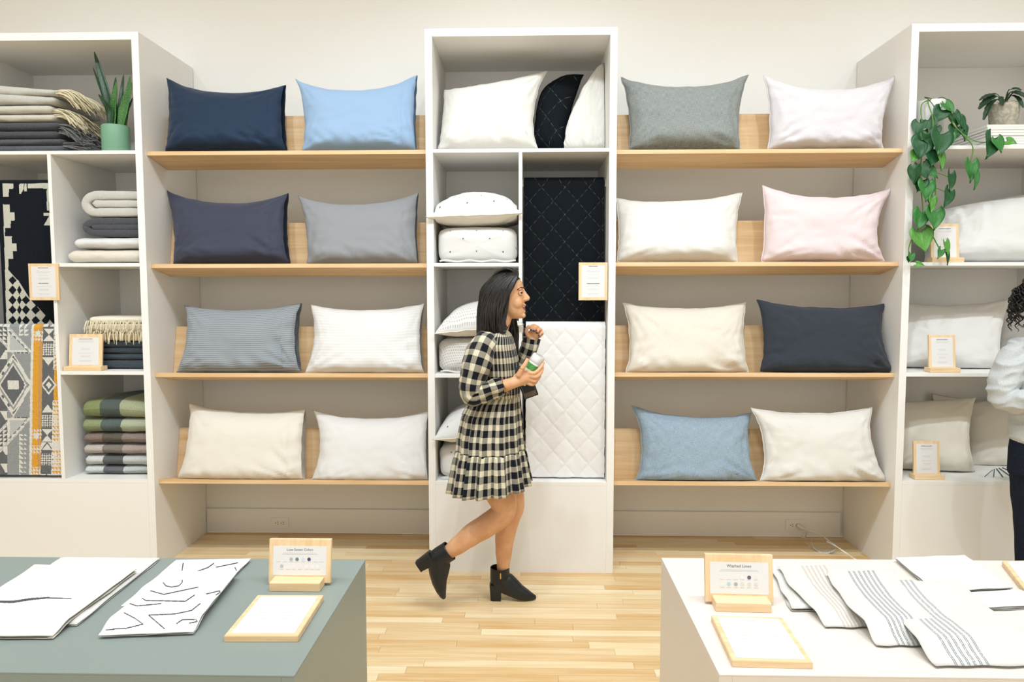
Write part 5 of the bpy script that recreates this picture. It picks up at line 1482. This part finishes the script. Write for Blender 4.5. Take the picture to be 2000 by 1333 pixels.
A.tube([H(.084, -.022, .066), H(.0905, -.012, .0625), H(.0935, 0, .0615), H(.0905, .012, .0625), H(.084, .022, .066)], [.004, .0055, .006, .0055, .004], 10, 4)
A.tube([H(.080, -.022, .050), H(.0855, -.013, .034), H(.0885, 0, .029), H(.0855, .013, .034), H(.080, .022, .050)], [.004, .006, .007, .006, .004], 10, 4)
A.ball(H(.092, 0, .088), (.014, .014, .010)); A.tube([H(.080, 0, .150), H(.088, 0, .128), H(.096, 0, .100)], [.010, .011, .014], 12, 4)
for s_ in (-1, 1): A.ball(H(-.008, s_ * .073, .100), (.020, .008, .030))
# neck and trunk
nk = H(-.020, 0, .045)
sho = W(962, 664, YC); chest = W(966, 708, YC); waist = W(968, 772, YC); hip = W(955, 830, YC)
A.tube([nk, nk.lerp(sho, .5) + Vector((.004, 0, 0)), sho], [.056, .055, .065], 20)
def tr(c, ax, ay, n=26): return [(c.x + ax * math.cos(2 * PI * k / n), c.y + ay * math.sin(2 * PI * k / n), c.z) for k in range(n)]
A.rings([tr(W(976, 650, YC), .045, .06), tr(sho, .075, .165), tr(W(964, 685, YC), .098, .165), tr(chest, .108, .150), tr(W(968, 740, YC), .09, .125), tr(waist, .085, .118),
         tr(W(960, 805, YC), .105, .150), tr(hip, .118, .165), tr(W(958, 865, YC), .105, .160), tr(W(962, 885, YC), .07, .12)])
# legs: near (right) leg trails, far (left) leg carries
YR, YL = -0.525, -0.355
kn = W(984, 998, YR); an_r = W(877, 1079, YR)
A.tube([W(954, 845, YR + .02), W(964, 900, YR), W(975, 955, YR), kn, W(952, 1026, YR), W(924, 1043, YR), W(898, 1063, YR), an_r, W(862, 1092, YR)],
       [.098, .090, .078, .060, .058, .055, .046, .036, .022], 22)
A.ball(W(990, 1000, YR), (.040, .048, .046))
kl = W(1005, 985, YL)
A.tube([W(962, 845, YL - .02), W(978, 900, YL), W(994, 950, YL), kl, W(996, 1015, YL), W(987, 1045, YL), W(984, 1075, YL), W(983, 1105, YL), W(980, 1128, YL)],
       [.098, .088, .072, .052, .050, .052, .044, .034, .020], 22)
A.ball(W(1010, 984, YL), (.036, .042, .042))
# near arm
YA = -0.615
A.tube([W(948, 676, -.575), W(932, 720, YA - .02), W(922, 765, YA - .025), W(945, 764, YA - .02), W(978, 756, YA), W(1000, 749, YA + .005), W(1012, 744, YA + .01)],
       [.056, .043, .035, .033, .031, .027, .026], 18)
# near hand round the bottle
YH = -0.605
A.tube([W(1008, 745, YH), W(1020, 739, YH), W(1032, 735, YH)], [.030, .036, .032], 16, 6, 0.75)
fing_n = [[(1030, 727, YH - .012), (1044, 729, YH - .022), (1056, 718, YH - .012), (1062, 708, YH + .012)], [(1033, 734, YH - .012), (1047, 737, YH - .020), (1057, 727, YH - .008), (1060, 717, YH + .014)],
          [(1033, 742, YH - .008), (1045, 745, YH - .014), (1053, 737, YH - .002), (1055, 729, YH + .016)], [(1029, 748, YH - .004), (1039, 752, YH - .006), (1047, 747, YH + .004), (1050, 740, YH + .018)]]
for pl, r_ in zip(fing_n, (.0095, .0098, .0092, .0082)): A.tube([W(*p) for p in pl], [r_ * 1.1, r_, r_ * .92, r_ * .75], 12)
th_n = [(1012, 735, YH - .02), (1019, 722, YH - .030), (1026, 711, YH - .032), (1031, 700, YH - .024)]
A.tube([W(*p) for p in th_n], [.015, .0125, .0105, .008], 12)
# far arm and hand, raised and curled
YF = -0.275
A.tube([W(972, 678, -.29), W(988, 715, -.25), W(1004, 742, -.24), W(1022, 712, -.25), W(1036, 675, YF), W(1040, 662, YF)], [.052, .044, .040, .036, .028, .026], 18)
A.tube([W(1040, 664, YF), W(1042, 655, YF), W(1045, 648, YF)], [.028, .034, .026], 14, 6, 0.7)
fing_f = [[(1042, 650, YF - .012), (1045, 637, YF - .016), (1039, 637, YF - .034), (1037, 645, YF - .042)], [(1047, 651, YF - .010), (1051, 640, YF - .012), (1046, 640, YF - .032), (1043, 647, YF - .040)],
          [(1051, 654, YF - .008), (1057, 645, YF - .010), (1052, 645, YF - .028), (1049, 651, YF - .036)], [(1053, 659, YF - .006), (1060, 652, YF - .008), (1056, 652, YF - .022), (1053, 657, YF - .028)]]
for pl, r_ in zip(fing_f, (.0085, .0086, .0082, .0072)): A.tube([W(*p) for p in pl], [r_ * 1.1, r_, r_ * .92, r_ * .75], 12)
th_f = [(1033, 659, YF - .014), (1028, 649, YF - .026), (1030, 641, YF - .032), (1035, 636, YF - .034)]
A.tube([W(*p) for p in th_f], [.013, .0105, .0090, .0072], 12)
remeshed('body', A.V, A.F, 'skin', woman, 0.0036, 2)
# face details
def arc_patch(name, rows, mat, parent):
    V, F = [], []; n = len(rows[0])
    for r in rows: V += r
    for j in range(len(rows) - 1):
        for i in range(n - 1): F.append((j * n + i, j * n + i + 1, (j + 1) * n + i + 1, (j + 1) * n + i))
    o = mesh(name, V, F, mat, parent, True); md = o.modifiers.new('thickness', 'SOLIDIFY'); md.thickness = 0.0012; md.offset = 1; return o
yy = [-.026 + .052 * k / 12 for k in range(13)]
def fx(y): return .0915 - 10.0 * y * y
arc_patch('mouth', [[H(fx(y) + .0005, y, .0585 + abs(y) * .16) for y in yy], [H(fx(y) - .0010, y, .048 + abs(y) * .50) for y in yy], [H(fx(y) - .0030, y, .0375 + abs(y) * .95) for y in yy]], 'mouth', woman)
arc_patch('teeth', [[H(fx(y) + .0018, y, .0580 + abs(y) * .15) for y in yy[1:-1]], [H(fx(y) + .0008, y, .0485 + abs(y) * .42) for y in yy[1:-1]]], 'teeth', woman)
tube('lips', catmull([H(.0835, -.0275, .0640), H(.0915, -.014, .0610), H(.0955, 0, .0600), H(.0915, .014, .0610), H(.0835, .0275, .0640)], 5), [.001] + [.0026] * 19 + [.001], 'lips', woman, 8)
tube('lips', catmull([H(.0830, -.0270, .0620), H(.0880, -.016, .0440), H(.0920, 0, .0355), H(.0880, .016, .0440), H(.0830, .0270, .0620)], 5), [.001] + [.0032] * 19 + [.001], 'lips', woman, 8)
for s_ in (-1, 1):
    e = Acc(); e.ball((0, 0, 0), .0108, 10)
    ey = mesh('eye', [H(.0745, s_ * .0325, .1215) + v for v in e.V], e.F, 'eyewhite', woman, True)
    e2 = Acc(); e2.ball((0, 0, 0), (.0042, .0058, .0058), 8)
    mesh('iris', [H(.0828, s_ * .0332, .1212) + v for v in e2.V], e2.F, 'iris', ey, True)
    tube('upper_lid', catmull([H(.073, s_ * .0470, .1225), H(.0815, s_ * .042, .1285), H(.0865, s_ * .032, .1300), H(.0865, s_ * .021, .1255)], 4), .0042, 'skin', woman, 8)
    tube('eyelashes', catmull([H(.0720, s_ * .0495, .1225), H(.0835, s_ * .0425, .1252), H(.0895, s_ * .032, .1262), H(.0895, s_ * .0225, .1225)], 4), .0014, 'hair', woman, 6)
    tube('lower_lid', catmull([H(.073, s_ * .0465, .1200), H(.0800, s_ * .041, .1160), H(.0850, s_ * .031, .1150), H(.0860, s_ * .022, .1180)], 4), .0038, 'skin', woman, 8)
    tube('eyebrow', catmull([H(.068, s_ * .056, .1385), H(.0825, s_ * .044, .1480), H(.0920, s_ * .028, .1480), H(.0945, s_ * .015, .1440)], 4), [.0008] + [.0021] * 10 + [.0020, .0016], 'hair', woman, 6)
def nail(p, q, r_, parent):
    p, q = Vector(p), Vector(q); d = (q - p).normalized(); e = Acc(); e.ball((0, 0, 0), r_, 8)
    mesh('fingernail', [q + Vector((0, -.004, .001)) + v for v in e.V], e.F, 'nail', parent, True)
for pl in fing_f: nail(W(*pl[-2]), W(*pl[-1]), (.0052, .0038, .0058), woman)
nail(W(*th_n[-2]), W(*th_n[-1]), (.0052, .0042, .0062), woman)
# hair: locks over a cap
hb = Acc()
cap = []
for i in range(9):
    t = i / 8; a = t * 1.95
    r = []
    for k in range(26):
        p = 2 * PI * k / 26
        fr = max(0, math.cos(p))
        aa = min(a, 1.95 - 1.02 * fr ** 0.7)
        r.append(H(-.008 + .105 * math.sin(aa) * math.cos(p), .085 * math.sin(aa) * math.sin(p), .128 + .111 * math.cos(aa)))
    cap.append(r)
hb.rings(cap)
def lock(pts, r0, r1, r2, ac=hb, seg=7, flat=0.6):
    P = catmull(pts, 5); n = len(P)
    R_ = [r0 + (r1 - r0) * min(1, i / n * 2.5) if i < n * 0.7 else r1 + (r2 - r1) * ((i / n - 0.7) / 0.3) for i in range(n)]
    v, f, _ = tube_data(P, R_, seg, True, len(ac.V), flat); ac.V += v; ac.F += f
rg = random.Random(21)
N = 170
for k in range(N):
    phi = math.radians(72 + 218 * (k + rg.random()) / N)         # 90 = far side (+y), 180 = back, 270 = near side
    if k % 3 == 0: phi += rg.uniform(-.05, .05)
    c, s_ = math.cos(phi), math.sin(phi); lay = rg.uniform(.97, 1.07)
    near = ss(-s_, .3, 1); back = ss(-c, .2, 1)
    fx0 = .055 * near + .03 * ss(s_, .3, 1)                         # side locks start at the front parting
    end = -.045 - .075 * rg.random() - .015 * back
    w1, w2 = rg.uniform(-.008, .008), rg.uniform(-.012, .012)
    xl = min(.026, .112 * c * lay - .004)
    pts = [H(.02 + fx0 * 0.9, .012 * s_, .236 - fx0 * .20), H(.015 + fx0 * 0.75 + .06 * c, .062 * s_ * lay, .218 - .012 * near), H(-.004 + .105 * c * lay + fx0 * .35, .089 * s_ * lay, .150),
           H(xl - .004 + w1 - .010 * near, .094 * s_ * lay, .085), H(xl - .010 - .020 * near + w2 - .01 * back, (.090 + .012 * near) * s_ * lay, .015), H(xl - .018 - .020 * near + w1 - .014 * back, .088 * s_ * lay + w2, end)]
    lock(pts, .007, .0105, .0022)
# loose waves in front of the near shoulder and the long strand on the far side of the neck
for k in range(22):
    j = rg.uniform(-.016, .010)
    lock([H(.050 + j * .5, -.055, .205), H(.034 + j, -.082, .150), H(.020 + j, -.090, .085), H(.010 + j, -.094, .030), H(-.004 + j * 1.5, -.102, -.018), H(.006 + j * 1.5, -.108, -.050 + j), H(.022 + j, -.106, -.045 + j * 2)], .003, .0046, .0010)
for k in range(16):
    j = rg.uniform(-.016, .016); e = W(1006 + 4 * rg.random(), 708 + 14 * rg.random(), -.34)
    lock([H(.035, .072, .13), H(.026, .082, .07), W(1000, 628, -.345) + Vector((j, 0, 0)), W(1004, 655, -.335) + Vector((j, 0, 0)), W(1003, 685, -.335) + Vector((j * .8, 0, 0)), e], .008, .011, .002)
for k in range(10):                                                 # the twist pinned over the crown
    a = k / 9; j = rg.uniform(-.004, .004)
    lock([H(.055 - .01 * a, -.03 + .05 * a, .222 - .02 * a + j), H(.035, -.034 + .05 * a + j, .240), H(.005, -.034 + .05 * a, .243 + j), H(-.030, -.036 + .05 * a, .232), H(-.055, -.038 + .05 * a, .210)], .005, .0085, .004)
mesh('hair', hb.V, hb.F, 'hair', woman, True)

# ---- dress
def loft(name, rings, mat, parent, uvs, smooth=True, thick=0.004):
    V, F, U = [], [], []; n = len(rings[0])
    for r, uu in zip(rings, uvs): V += r; U += uu
    for i in range(len(rings) - 1):
        for k in range(n - 1): F.append((i * n + k, i * n + k + 1, (i + 1) * n + k + 1, (i + 1) * n + k))
    o = mesh(name, V, F, mat, parent, smooth, U)
    if thick: md = o.modifiers.new('thickness', 'SOLIDIFY'); md.thickness = thick; md.offset = -1
    return o
def dress_ring(py, xl, xr, hy, pleat, ph, n=160, npl=15, tiltpx=0.0, Yc=YC, jag=0.0):
    a = W((xl + xr) / 2, py, Yc); hx = (W(xr, py, Yc).x - W(xl, py, Yc).x) / 2; out, uv = [], []
    for k in range(n + 1):
        th = 2 * PI * k / n; c, s_ = math.cos(th), math.sin(th)
        w = pleat * (math.sin(npl * th + ph + 1.3 * math.sin(3 * th)) + .5 * math.sin(2.3 * npl * th + 2 * ph))
        z = a.z + tiltpx * c * 0.5 - jag * abs(math.sin(npl * th / 2 + ph)) * 0
        out.append(Vector((a.x + (hx + w) * math.copysign(abs(c) ** .9, c), a.y + (hy + w) * math.copysign(abs(s_) ** .9, s_), z)))
    return out
def dress_part(name, specs, mat, girth, n=160, sub=5):
    rings, uvs, v = [], [], 0.0
    full = []
    for i in range(len(specs) - 1):
        for k in range(sub):
            t = k / sub; full.append([specs[i][q] * (1 - t) + specs[i + 1][q] * t for q in range(len(specs[i]))])
    full.append(list(specs[-1])); prev = None
    for sp_ in full:
        py, xl, xr, hy, pl, tl = sp_
        r = dress_ring(py, xl, xr, hy, pl, 0.6, n, tiltpx=tl)
        if prev is not None: v -= abs(py - prev) * .00257
        prev = py; rings.append(r); uvs.append([(girth * k / n, v) for k in range(n + 1)])
    return loft(name, rings, mat, woman, uvs)
dr = dress_part('dress_bodice', [(646, 966, 990, .066, 0, .0), (652, 952, 996, .10, 0, 0), (660, 942, 1001, .155, .0, 0), (672, 936, 1004, .182, .001, 0), (700, 932, 1010, .170, .003, 0), (735, 932, 1013, .152, .0035, 0), (774, 934, 1013, .138, .003, 0)], 'plaid_body', 1.05)
dress_part('dress_skirt', [(772, 932, 1013, .138, .003, 0), (785, 918, 1014, .155, .004, 0), (810, 905, 1016, .185, .005, 0), (850, 897, 1019, .210, .007, 0), (876, 895, 1021, .222, .008, .006)], 'plaid_skirt', 1.45)
dress_part('dress_ruffle', [(874, 895, 1021, .222, .006, .006), (890, 891, 1023, .236, .011, .012), (920, 886, 1027, .250, .014, .022), (947, 881, 1031, .262, .017, .036)], 'plaid_skirt', 1.95)
def sleeve(name, pts, rad, squash=1.0, n=40, wr_=0.004, sd=0):
    P = catmull([W(*p) for p in pts], 8); m = len(pts) - 1; R_ = []
    for i in range(len(P)):
        t = i / 8; k = min(int(t), m - 1); f = t - k; R_.append(rad[k] * (1 - f) + rad[k + 1] * f)
    V, F, _ = tube_data(P, R_, n, False); rings, uvs = [], []; s_ = 0
    for i in range(len(P)):
        if i: s_ += (P[i] - P[i - 1]).length
        r = []
        for k in range(n + 1):
            v = V[i * n + k % n]; d = (v - P[i])
            w = wr_ * (nz(i * .22 + sd, math.cos(2 * PI * k / n) * 1.4, math.sin(2 * PI * k / n) * 1.4) * 1.6 + .5 * nz(i * .6, k * .3, sd)) * min(1, i / 4)
            r.append(P[i] + d * (1 + w / max(.01, d.length)))
        rings.append(r); uvs.append([(2 * PI * .058 * k / n, s_) for k in range(n + 1)])
    return loft(name, rings, 'plaid_sleeve', woman, uvs)
sleeve('dress_sleeve', [(955, 668, -.50), (944, 678, -.585), (930, 715, -.635), (921, 752, -.645), (922, 771, -.645), (938, 769, -.642), (960, 762, -.635), (979, 756, -.618)], [.050, .066, .066, .058, .052, .052, .046, .042], sd=1, wr_=.007)
sleeve('dress_sleeve', [(960, 672, -.36), (972, 680, -.29), (988, 715, -.245), (1005, 741, -.235), (1021, 712, -.245), (1034, 680, -.27), (1038, 661, -.275)], [.05, .060, .056, .050, .049, .047, .045], sd=2, wr_=.005)
# ---- boots
def boot(M_, name, zipped=True):
    def B(x, y, z): return M_ @ Vector((x, y, z))
    ac = Acc()
    sec = [((.052, .172), .047, .045, 0.0), ((.052, .150), .047, .044, .05), ((.052, .125), .049, .043, .25), ((.058, .104), .056, .042, .55), ((.084, .086), .053, .042, .9),
           ((.117, .064), .046, .041, 1.05), ((.155, .040), .034, .041, 1.15), ((.190, .026), .024, .035, 1.3), ((.220, .016), .014, .020, 1.45), ((.240, .012), .005, .005, 1.5)]
    n = 26; rings = []
    P = [s[0] for s in sec]
    dense = []
    for i in range(len(sec) - 1):
        for k in range(4):
            t = k / 4; a_, b_ = sec[i], sec[i + 1]
            dense.append(((a_[0][0] * (1 - t) + b_[0][0] * t, a_[0][1] * (1 - t) + b_[0][1] * t), a_[1] * (1 - t) + b_[1] * t, a_[2] * (1 - t) + b_[2] * t, a_[3] * (1 - t) + b_[3] * t))
    dense.append(sec[-1])
    for (cx_, cz_), ra, rb, ang in dense:
        # ring plane: at angle 0 the ring lies flat, at pi/2 it stands across the foot
        ax = Vector((math.cos(ang), 0, math.sin(ang))); r = []
        for k in range(n):
            th = 2 * PI * k / n; p = Vector((cx_, 0, cz_)) + ax * ra * math.cos(th) + Vector((0, 1, 0)) * rb * math.sin(th)
            p.z = max(p.z, 0.004 + max(0, (.10 - p.x)) * .62 if p.x < .15 else 0.004); r.append(B(*p))
        rings.append(r)
    V, F = [], []
    for r in rings: V += r
    for i in range(len(rings) - 1):
        for k in range(n): F.append((i * n + k, (i + 1) * n + k, (i + 1) * n + (k + 1) % n, i * n + (k + 1) % n))
    F.append(tuple((len(rings) - 1) * n + k for k in range(n)))
    bt = mesh(name, V, F, 'leather', woman, True); md = bt.modifiers.new('thickness', 'SOLIDIFY'); md.thickness = .003; md.offset = 1
    # block heel
    hv = []
    for z, x0, x1, hw in ((0.0, .004, .058, .027), (.012, .004, .057, .027), (.045, .002, .060, .031), (.085, -.001, .075, .035)):
        hv.append([B(*p) for p in ((x0, -hw * .7, z), (x0 + .012, -hw, z), (x1, -hw, z), (x1, hw, z), (x0 + .012, hw, z), (x0, hw * .7, z))])
    h2 = Acc(); h2.rings(hv); mesh('heel', h2.V, h2.F, 'leather', bt, False)
    if not zipped: return bt
    # zip on the side turned to the camera
    zp_ = [B(.056, -.048, .168), B(.058, -.0475, .14), B(.062, -.0465, .11), B(.066, -.046, .085)]
    tube('zip', catmull(zp_, 5), .0024, 'leather', bt, 6)
    box('zip_pull', -.0032, .0032, -.0025, .0015, -.026, 0.004, 'gold', bt, .0008, M_ @ Matrix.Translation((.0575, -.051, .156)))
    return bt
pB = W(957, 1172, YL); pB.z = 0.0
boot(Matrix.Translation(pB), 'ankle_boot')
pR = W(811, 1096, YR)
boot(Matrix.Translation(pR) @ Matrix.Rotation(math.radians(56), 4, 'Y'), 'ankle_boot', False)
# bracelet and ring
def circ(c, ax, r_, n=28):
    ax = Vector(ax).normalized(); a = ax.orthogonal().normalized(); b = ax.cross(a); return [Vector(c) + (a * math.cos(2 * PI * k / n) + b * math.sin(2 * PI * k / n)) * r_ for k in range(n + 1)]
tube('bracelet', circ(W(986, 755.5, -.612), (1, .1, .45), .0345), .0024, 'gold', woman, 6, False)
tube('finger_ring', circ(W(1020, 720, YH - .030), (.35, 0, 1), .0135), .0012, 'gold', woman, 6, False)

# ---- what the person carries
bo = thing('water_bottle', W(1034, 735, YH + .03), 'clear plastic bottle with green label in the walking person\'s hand', 'bottle')
m = M('clear_plastic', '#ffffff', 0.03, spec=0.5); m.b.inputs['Transmission Weight'].default_value = 0.6; m.b.inputs['IOR'].default_value = 1.12; MAT['clear'] = m.mat
m = M('bottle_label', '#2f8a4a', 0.4); u, v = m.uv(); m.color(m.mix(m.noise(m.vec(u * 20.0, v * 20.0), 2, 3).smooth(.42, .62), '#1f7a3c', '#7fbf6a')); MAT['label_green'] = m.mat
MAT['label_white'] = M('white_label_band', '#e9ebe6', 0.4).mat
p0 = W(1026, 742, YH + .030); p1 = W(1054, 694, YH + .016); ax = (p1 - p0); L = ax.length; ax.normalize()
def on(t, r_, n=28):
    a = ax.orthogonal().normalized(); b = ax.cross(a); return [p0 + ax * (t * L) + (a * math.cos(2 * PI * k / n) + b * math.sin(2 * PI * k / n)) * r_ for k in range(n)]
prof = [(-.10, .012), (-.06, .0125), (-.04, .016), (.06, .026), (.15, .0305), (.30, .031), (.62, .031), (.85, .0315), (.95, .031), (.99, .026), (.97, .012)]
ac = Acc(); ac.rings([on(t, r_) for t, r_ in prof]); mesh('bottle_body', ac.V, ac.F, 'clear', bo, True)
V, F, U = [], [], []
for t in (.42, .64):
    V += on(t, .0318); 
F = [(k, (k + 1) % 28, 28 + (k + 1) % 28, 28 + k) for k in range(28)]; mesh('label', V, F, 'label_green', bo, True, [(k / 28.0, 0 if i == 0 else .3) for i in range(2) for k in range(28)])
mesh('label_band', on(.30, .0316) + on(.42, .0316), F, 'label_white', bo, True)
mesh('label_band', on(.64, .0316) + on(.70, .0316), F, 'label_white', bo, True)
ac = Acc(); ac.rings([on(-.19, .0145), on(-.18, .015), on(-.08, .015), on(-.07, .0145)]); mesh('cap', ac.V, ac.F, 'label_white', bo, True)
MAT['phone_black'] = M('phone_case_black', '#15171a', 0.45).mat
MAT['phone_tan'] = M('phone_brown_back', '#5e4c39', 0.5).mat
c0 = W(1027, 746, YH + .072)
phn = thing('phone', c0, 'black phone with brown lower half held under the bottle', 'phone')
PM = Matrix.Translation(c0) @ Matrix.Rotation(math.radians(-20), 4, 'Y') @ Matrix.Rotation(math.radians(-5), 4, 'X')
box('phone_case', -.037, .037, -.0045, .0045, -.080, .080, 'phone_black', phn, .0042, PM)
box('phone_back', -.031, .031, -.0052, -.0040, -.075, -.012, 'phone_tan', phn, .0004, PM)
box('camera_lens', -.031, -.009, -.0070, -.0040, .052, .074, 'leather', phn, .002, PM)
box('phone_pocket', -.028, .028, -.0058, -.0046, -.052, .05, 'phone_black', phn, .0004, PM)

# ------------------------------------------------------------------ the person at the right edge
YP = -0.42
p2 = thing('person', (W(2050, 1000, YP).x, YP, 0), 'curly haired person in a grey sweater and dark jeans, cut off at the right edge', 'person')
m = M('grey_marl_jersey', '#b9bdbd', 0.95, sheen=0.2, spec=0.1); x_, y_, z_ = m.pos(); n = m.noise(m.vec(x_, y_, z_), 420, 3, .7); m.color(m.mix(n.smooth(.35, .65), '#aeb3b4', '#cfd2d0')); m.bump(n, .3, .002); MAT['sweater'] = m.mat
m = M('dark_navy_denim', '#171d2b', 0.9, spec=0.15); x_, y_, z_ = m.pos(); n = m.noise(m.vec(x_, y_, z_), 300, 3); m.color(m.mix(n.smooth(.4, .7), '#141925', '#232b3b')); m.bump(n, .3, .002); MAT['denim'] = m.mat
MAT['skin2'] = M_skin('warm_brown_skin', '#a8744e', '#b6825c')
MAT['curl'] = M('black_curls', '#100d0c', 0.45, spec=0.4).mat
B = Acc()
h2 = W(2040, 632, YP); HM2 = Matrix.Translation((h2.x - .01, YP, h2.z)) @ Matrix.Rotation(math.radians(35), 4, 'Z')
B.rings(head_rings(), HM2)
B.tube([HM2 @ Vector((.09, 0, .13)), HM2 @ Vector((.108, 0, .095))], [.007, .012], 10)
for s_ in (-1, 1): B.ball(HM2 @ Vector((-.008, s_ * .073, .10)), (.015, .012, .028))
B.tube([HM2 @ Vector((-.02, 0, .05)), W(2040, 652, YP), W(2042, 668, YP)], [.055, .055, .062], 18)
def tp(px, py, ax_, ay_): return tr(W(px, py, YP), ax_, ay_)
B.rings([tp(2040, 655, .05, .06), tp(2042, 672, .16, .085), tp(2045, 700, .17, .10), tp(2046, 760, .15, .10), tp(2046, 820, .135, .095), tp(2046, 870, .16, .11), tp(2046, 920, .165, .115), tp(2046, 945, .10, .09)])
for s_ in (-1, 1):
    B.tube([W(2046 + s_ * 30, 900, YP), W(2046 + s_ * 32, 1000, YP), W(2046 + s_ * 33, 1060, YP), W(2046 + s_ * 34, 1150, YP), (W(2046 + s_ * 34, 1180, YP).x, YP, .05)], [.088, .072, .055, .05, .036], 18)
    B.tube([(W(2046 + s_ * 34, 1180, YP).x, YP + .05, .045), (W(2046 + s_ * 34, 1180, YP).x, YP - .08, .04), (W(2046 + s_ * 34, 1180, YP).x, YP - .16, .03)], [.04, .042, .03], 14)
B.tube([W(1996, 690, YP), W(1965, 735, YP - .02), W(1956, 768, YP - .03), W(1990, 780, YP - .09), W(2030, 768, YP - .15)], [.056, .05, .045, .038, .028], 16)
B.tube([W(2090, 690, YP), W(2112, 740, YP - .02), W(2110, 785, YP - .04), W(2080, 790, YP - .11), W(2050, 775, YP - .16)], [.056, .05, .045, .038, .028], 16)
for bx_ in (2036, 2048):
    B.ball(W(bx_, 768, YP - .17), (.03, .04, .025))
    for k in range(5): B.tube([W(bx_ - 4 + 2 * k, 768, YP - .19), W(bx_ - 3 + 2 * k, 772, YP - .225), W(bx_ - 2 + 2 * k, 780, YP - .24)], [.009, .008, .006], 8)
remeshed('body', B.V, B.F, 'skin2', p2, 0.006, 2)
# sweater
sw = Acc()
sw.rings([tp(2040, 658, .066, .075), tp(2041, 668, .165, .10), tp(2044, 700, .182, .118), tp(2046, 760, .170, .122), tp(2046, 815, .165, .122), tp(2046, 852, .172, .128), tp(2046, 862, .166, .122)])
sw.tube([W(1999, 686, YP), W(1982, 705, YP - .01), W(1966, 738, YP - .02), W(1957, 768, YP - .03), W(1975, 783, YP - .06), W(1996, 782, YP - .10), W(2024, 770, YP - .14)], [.062, .070, .066, .060, .058, .050, .040], 22)
sw.tube([W(2090, 686, YP), W(2112, 740, YP - .02), W(2110, 785, YP - .04), W(2080, 790, YP - .11), W(2056, 777, YP - .15)], [.068, .064, .058, .05, .04], 22)
so = remeshed('sweater', sw.V, sw.F, 'sweater', p2, 0.006, 3)
_cn = [(v.co.copy(), v.normal.copy()) for v in so.data.vertices]
_fl = []
for c, n_ in _cn:
    _fl += list(c + n_ * (.010 * (1 - 2.4 * abs(nz(c.x * 8 + c.z * 6, c.y * 8, c.z * 20 - c.x * 12)))))
so.data.vertices.foreach_set('co', _fl); so.data.update()
jn = Acc()
jn.rings([tp(2046, 838, .158, .112), tp(2046, 850, .164, .118), tp(2046, 880, .176, .124), tp(2046, 925, .182, .126), tp(2046, 950, .13, .10)])
for s_ in (-1, 1):
    jn.tube([W(2046 + s_ * 29, 905, YP), W(2046 + s_ * 31, 960, YP), W(2046 + s_ * 32, 1010, YP), W(2046 + s_ * 33, 1060, YP), W(2046 + s_ * 34, 1150, YP), (W(2046 + s_ * 34, 1180, YP).x, YP, .07)], [.100, .090, .076, .068, .060, .058], 20)
jo = remeshed('jeans', jn.V, jn.F, 'denim', p2, 0.006, 3)
for s_ in (-1, 1):
    sh = Acc(); xx = W(2046 + s_ * 34, 1180, YP).x
    sh.tube([(xx, YP + .07, .05), (xx, YP + .02, .055), (xx, YP - .08, .045), (xx, YP - .17, .032), (xx, YP - .20, .03)], [.042, .05, .045, .036, .02], 18)
    o = mesh('shoe', [Vector((v.x, v.y, max(.002, v.z))) for v in sh.V], sh.F, 'leather', p2, True)
# curls
cu = Acc(); rg = random.Random(31)
for k in range(150):
    phi = rg.uniform(0, 2 * PI); el = rg.uniform(-.1, 1.2)
    if math.cos(phi) > .55 and el < .75: continue
    st = HM2 @ Vector((-.008 + .095 * math.cos(phi) * math.cos(el), .075 * math.sin(phi) * math.cos(el), .125 + .10 * math.sin(el)))
    dirn = (st - HM2 @ Vector((-.008, 0, .12))).normalized(); Ln = rg.uniform(.12, .22); pts = []
    a0 = rg.uniform(0, 6.28); tw_ = rg.uniform(55, 80)
    for i in range(26):
        t = i / 25; base = st + dirn * (.055 * min(1, t * 3)) + Vector((0, 0, -Ln * max(0, t - .12)))
        sd_ = dirn.cross(Vector((0, 0, 1))).normalized()
        rr = .009 * min(1, t * 4)
        pts.append(base + sd_ * rr * math.cos(a0 + t * Ln * tw_ * 2) + dirn * rr * math.sin(a0 + t * Ln * tw_ * 2))
    v, f, _ = tube_data(pts, [.0035] * 20 + [.003, .0026, .0022, .0018, .0014, .001], 5, True, len(cu.V)); cu.V += v; cu.F += f
cb = Acc(); cb.ball((0, 0, 0), (.104, .086, .104), 12)
b0 = len(cu.V); cu.V += [HM2 @ (v + Vector((-.018, 0, .130))) for v in cb.V]; cu.F += [tuple(i + b0 for i in f) for f in cb.F]
mesh('hair', cu.V, cu.F, 'curl', p2, True)
